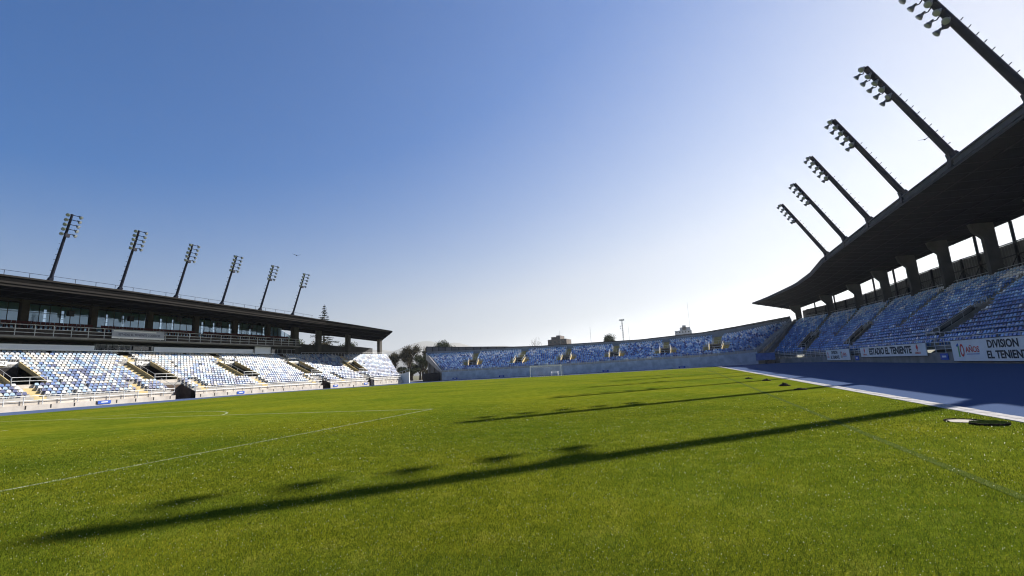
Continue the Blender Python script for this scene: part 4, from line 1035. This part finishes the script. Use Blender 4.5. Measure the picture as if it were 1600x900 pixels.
# ================================================================= TREES
def leaf_cloud(mb, centres, n_leaf, size, spread):
    for (c, r_) in centres:
        for _ in range(n_leaf):
            v = Vector((random.gauss(0, 1), random.gauss(0, 1), random.gauss(0, 1))); v = v.normalized()*r_*(random.random()**.45)*spread
            p_ = Vector(c)+v; s_ = size*random.uniform(.6, 1.4); M = Euler((random.random()*6, random.random()*6, random.random()*6)).to_matrix()
            q = [M @ Vector(k) for k in ((-s_, 0, 0), (0, -s_*.5, 0), (s_, 0, 0), (0, s_*.5, 0))]
            mb.add([p_+k for k in q], [(0, 1, 2, 3)])
def tree(loc, h, wd, kind, label, seed, group="trees beyond the stands"):
    random.seed(seed); r_ = empty({"conifer": "conifer_tree", "bare": "bare_tree"}.get(kind, "leafy_tree"), loc, random.random()*6, label, "tree", group)
    t = MB(); cr = MB()
    if kind == "conifer":
        t.tube((0, 0, 0), (0, 0, h), h*.02, .03, n=7); k = h*.2
        while k < h*.99:
            rr = wd*(1-(k/h))**.85*random.uniform(.7, 1.1)+.15
            for j in range(7):
                a = random.random()*6.28; ln = rr*random.uniform(.55, 1.25); tip = Vector((math.cos(a)*ln, math.sin(a)*ln, k-ln*.12+random.uniform(-.1, .3)))
                b0 = Vector((0, 0, k)); t.tube(b0, tip, .03, .01, n=3, cap=False)
                for q in range(int(10+ln*13)):
                    u = random.random(); c = b0.lerp(tip, u); s_ = .22+.12*random.random(); M = Euler((random.uniform(-.6, .6), random.uniform(-.6, .6), random.random()*6)).to_matrix()
                    cr.add([c+M @ Vector(z) for z in ((-s_, 0, 0), (0, -s_*.4, -.05), (s_, 0, -.1), (0, s_*.4, -.05))], [(0, 1, 2, 3)])
            k += h*.022
        t.build("trunk", BARK, r_); cr.build("crown", LEAFG, r_, fixn=False)
        return r_
    th = h*(.28 if kind == 'bare' else .13); pts = []
    def limb(a, d, ln, rad, dep):
        b_ = a+d*ln; t.tube(a, b_, rad, rad*.62, n=5 if dep < 2 else 3, cap=False)
        if dep >= (5 if kind == "bare" else 3): pts.append(b_); return
        for _ in range(3 if dep < 3 else 2):
            nd = (d+Vector((random.uniform(-.75, .75), random.uniform(-.75, .75), random.uniform(-.15, .55)))).normalized(); limb(b_, nd, ln*random.uniform(.62, .86), rad*.6, dep+1)
        if dep > 0: pts.append(b_)
    limb(Vector((0, 0, 0)), Vector((random.uniform(-.06, .06), 0, 1)).normalized(), th, h*.022, 0)
    if kind != "bare":
        mxz = max(q.z for q in pts); mw = max(max(abs(q.x), abs(q.y)) for q in pts); sx_, sz_ = wd/max(mw, .1), (h*.93)/mxz
        cs = [(Vector((q.x*sx_*.9, q.y*sx_*.9, q.z*sz_)), random.uniform(.11, .20)*h*.75) for q in pts]
        nl = {"dense": 190, "thin": 120}.get(kind, 60); leaf_cloud(cr, cs, nl, h*.010+.06, 1.0)
        t2 = MB(); t2.v = [(v[0]*sx_*.9, v[1]*sx_*.9, v[2]*sz_) for v in t.v]; t2.f = t.f; t2.mi = t.mi
        t2.build("trunk", BARK, r_); cr.build("crown", LEAFB if kind == "thin" else LEAFD, r_, fixn=False)
    else:
        mxz = max(q.z for q in pts); mw = max(max(abs(q.x), abs(q.y)) for q in pts); t.v = [(v[0]*wd/mw, v[1]*wd/mw, v[2]*h/mxz) for v in t.v]; t.build("trunk", BARK, r_)
    return r_
tree((-115, 124, -.7), 27.4, 8.0, "conifer", "dark pointed conifer rising behind the sunlit stand's roof", 3)
tree((-101.5, 154, -.7), 13.6, 4.2, "thin", "thin leaved tree beside the sunlit stand's end, nearest the gap", 11)
tree((-95.5, 156, -.7), 12.2, 4.6, "thin", "brown leaved tree in the gap, between the thin tree and the dark ones", 12)
tree((-90.0, 160, -.7), 12.3, 5.0, "dense", "dark evergreen tree right beside the far stand's sloping end", 13)
tree((-96.5, 171, -.7), 15.6, 4.2, "dense", "dark evergreen tree showing above the far stand's rear screen", 14)
tree((-105.5, 162, -.7), 12.0, 5.0, "thin", "pale brown tree filling the left of the gap, behind the thin tree", 31)
tree((-93.0, 150, -.7), 9.5, 4.5, "dense", "broad low dark tree in the middle of the gap between the stands", 32)
tree((-86.5, 165, -.7), 12.5, 5.0, "thin", "brown tree rising behind the top corner of the far stand", 33)
tree((-98.5, 148, -.7), 5.5, 3.5, "dense", "low dark shrub beside the end wall of the sunlit stand", 34)
tree((-92.0, 141, -.7), 4.8, 3.4, "dense", "round low bush in front of the gap's trees, nearer the far stand", 35)
tree((-99.0, 158, -.7), 7.5, 4.5, "dense", "dark bush between the thin tree and the brown tree of the gap", 36)
tree((-88.0, 172, -.7), 9.0, 6.0, "dense", "broad dark tree far back between the two stands", 37)
tree((-84.5, 140, -.7), 4.0, 2.6, "thin", "yellow brown bush just left of the dark mesh fence", 38)
tree((-110, 158, -.7), 11.0, 3.2, "thin", "thin tree partly hidden by the sunlit stand's last rows", 15)
tree((-84.0, 152, -.7), 9.0, 3.5, "dense", "low dark tree seen under the far stand's sloping end", 16)
tree((-80.0, 146, -.7), 7.5, 2.6, "thin", "low yellow brown tree seen under the far stand's sloping end", 17)
tree((-112, 106, -.7), 14.8, 4.5, "dense", "dark tree seen through the first open bay under the roof", 18)
tree((-110, 117, -.7), 14.6, 4.0, "thin", "thin tree seen through the middle open bay under the roof", 19)
tree((-112, 130, -.7), 14.2, 4.5, "dense", "dark tree seen through the last open bay under the roof", 20)
tree((-80.5, 250, -.7), 20.0, 4.5, "bare", "bare leafless tree above the far stand, left of the grey block", 21)
tree((-37.5, 238, -.7), 16.8, 2.2, "dense", "small dark tree poking above the far stand's rear wall", 22)
tree((-68.0, 262, -.7), 16.5, 2.4, "bare", "bare tree growing against the grey block of flats", 23)
random.seed(5)

# ================================================================= DISTANT BUILDINGS AND MASTS
def flats(x0, x1, y, d, h, M, wm, label, extras):
    r_ = empty("apartment_block", ((x0+x1)/2, y, -.7), 0, label, "building")
    W2 = (x1-x0)/2; b = MB(); b.bb(-W2, W2, 0, d, 0, h); b.build("wall", M, r_)
    b = MB()
    for a, c, hh in extras: b.bb(-W2+a, -W2+c, 1, d-1, h, h+hh)
    b.build("roof_housing", M, r_)
    k = 0; z = h-2.3; cnt = 0
    while z > 2 and cnt < 90:
        x = -W2+1.2
        while x < W2-1.5 and cnt < 90:
            b = MB(); b.bb(x, x+1.3, -.06, -.003, z, z+1.2); b.build("window", wm, r_); x += 2.8; cnt += 1
        z -= 3.0
    return r_
WG = mat("far_window", (.06, .07, .08), .2, .5)
flats(-87.2, -74.6, 300, 14, 20.6, mat("brown_block", (.15, .13, .12), .9, .1, var=.15, scale=.2), WG, "dark grey block of flats with roof housings above the far stand", [(2.2, 5.0, 1.7), (5.6, 8.2, 2.5)])
flats(-10.5, 5.5, 500, 16, 32.4, mat("pale_block", (.55, .55, .56), .9, .1, var=.08, scale=.2), WG, "pale block of flats beyond the far stand near the shaded roof", [(5.0, 15.0, 3.0), (7.5, 11, 5.0)])
def lat_mast(x, y, h, label, lamps=False, group="thin masts beyond the far stand"):
    r_ = empty("antenna_mast", (x, y, -.7), 0, label, "mast", group)
    b = MB()
    if lamps:
        for (a, c) in ((-.5, -.3), (.5, -.3), (0, .6)): b.tube((a, c, 0), (a*.4, c*.4, h), .07, n=4)
        k = 0.
        while k < h-1.2:
            f0 = 1-.6*k/h; f1 = 1-.6*(k+1.2)/h; P3 = ((-.5, -.3), (.5, -.3), (0, .6))
            for i in range(3): p0, p1 = P3[i], P3[(i+1) % 3]; b.tube((p0[0]*f0, p0[1]*f0, k), (p1[0]*f1, p1[1]*f1, k+1.2), .035, n=3)
            k += 1.2
    else: b.tube((0, 0, 0), (0, 0, h), .14, .05, n=5)
    b.build("shaft", mat("galvanised_mast", (.25, .26, .28), .5, .4), r_)
    if lamps:
        b = MB(); b.tube((-1.0, 0, h), (1.0, 0, h), .10, n=5)
        for k in (-1, 0, 1): b.lathe([(.25, -.4), (.5, 0), (.5, .2)], Matrix.Translation((k*.9, 0, h+.3)) @ Matrix.Rotation(R(100), 4, 'X'), n=8)
        for k in (-.6, .5): b.lathe([(.2, -.3), (.35, 0), (.35, .15)], Matrix.Translation((-.9, 0, h*.86+k)) @ Matrix.Rotation(R(90), 4, 'Y'), n=8)
        b.build("lamp_head", RAIL, r_)
    return r_
lat_mast(-32.6, 252, 25.0, "lattice mast with a cluster of lamps on top above the far stand", True)
lat_mast(-29.6, 252, 22.0, "thin pole standing just beside the lattice lamp mast")
lat_mast(-49.4, 250, 22.9, "thin pole halfway between the grey block and the lattice mast")
lat_mast(-75.0, 285, 25.0, "thin pole rising from beside the dark grey block of flats")
lat_mast(1.7, 320, 39.5, "tall thin pole above the pale block of flats")

# ================================================================= HILLS
def hills():
    HM = mat("hill_scrub", (.20, .17, .12), .95, .1, col2=(.11, .11, .07), scale=.002)
    prof = [(-9500, 300), (-7000, 560), (-5200, 430), (-4300, 395), (-3850, 380), (-3400, 372), (-3150, 430), (-2950, 452), (-2750, 430), (-2500, 395), (-2250, 345), (-2000, 300), (-1500, 230), (-900, 165), (0, 110), (2500, 90), (6000, 120)]
    xs = np.linspace(-9500, 6000, 260); px_, pz = zip(*prof); zs = np.interp(xs, px_, pz)
    rr = np.random.default_rng(3); zs = zs+np.convolve(rr.normal(0, 22, 260), np.ones(5)/5, 'same'); ys = np.linspace(0, 1, 22)
    V = []
    for j, t in enumerate(ys):
        for i, x in enumerate(xs):
            f = math.sin(t*math.pi)**.8 if t < .999 and t > .001 else 0
            y = 3900+2600*t+120*math.sin(x*.004+3*t); V.append((1.45*x, 1.45*y, -1+1.45*(zs[i]+18*math.sin(x*.011+t*9))*f*.86))
    nx = len(xs); b = MB(); b.add(V, [(j*nx+i, j*nx+i+1, (j+1)*nx+i+1, (j+1)*nx+i) for j in range(len(ys)-1) for i in range(nx-1)])
    tag(b.build("hills", HM, smooth=True, fixn=False), kind="structure")
hills()

# ================================================================= AIR
hz = bpy.data.materials.new("haze_air"); hz.use_nodes = True
n = hz.node_tree.nodes; n.remove(n["Principled BSDF"]); pv = n.new("ShaderNodeVolumePrincipled")
pv.inputs["Color"].default_value = (.93, .965, 1.0, 1); pv.inputs["Density"].default_value = 1.0e-4; pv.inputs["Anisotropy"].default_value = .42
hz.node_tree.links.new(pv.outputs[0], n["Material Output"].inputs["Volume"])
b = MB(); b.bb(-22000, 16000, -500, 15500, -1.8, 760)
tag(b.build("haze", hz), "pale haze filling the air between the stadium and the hills", "haze", kind="stuff")
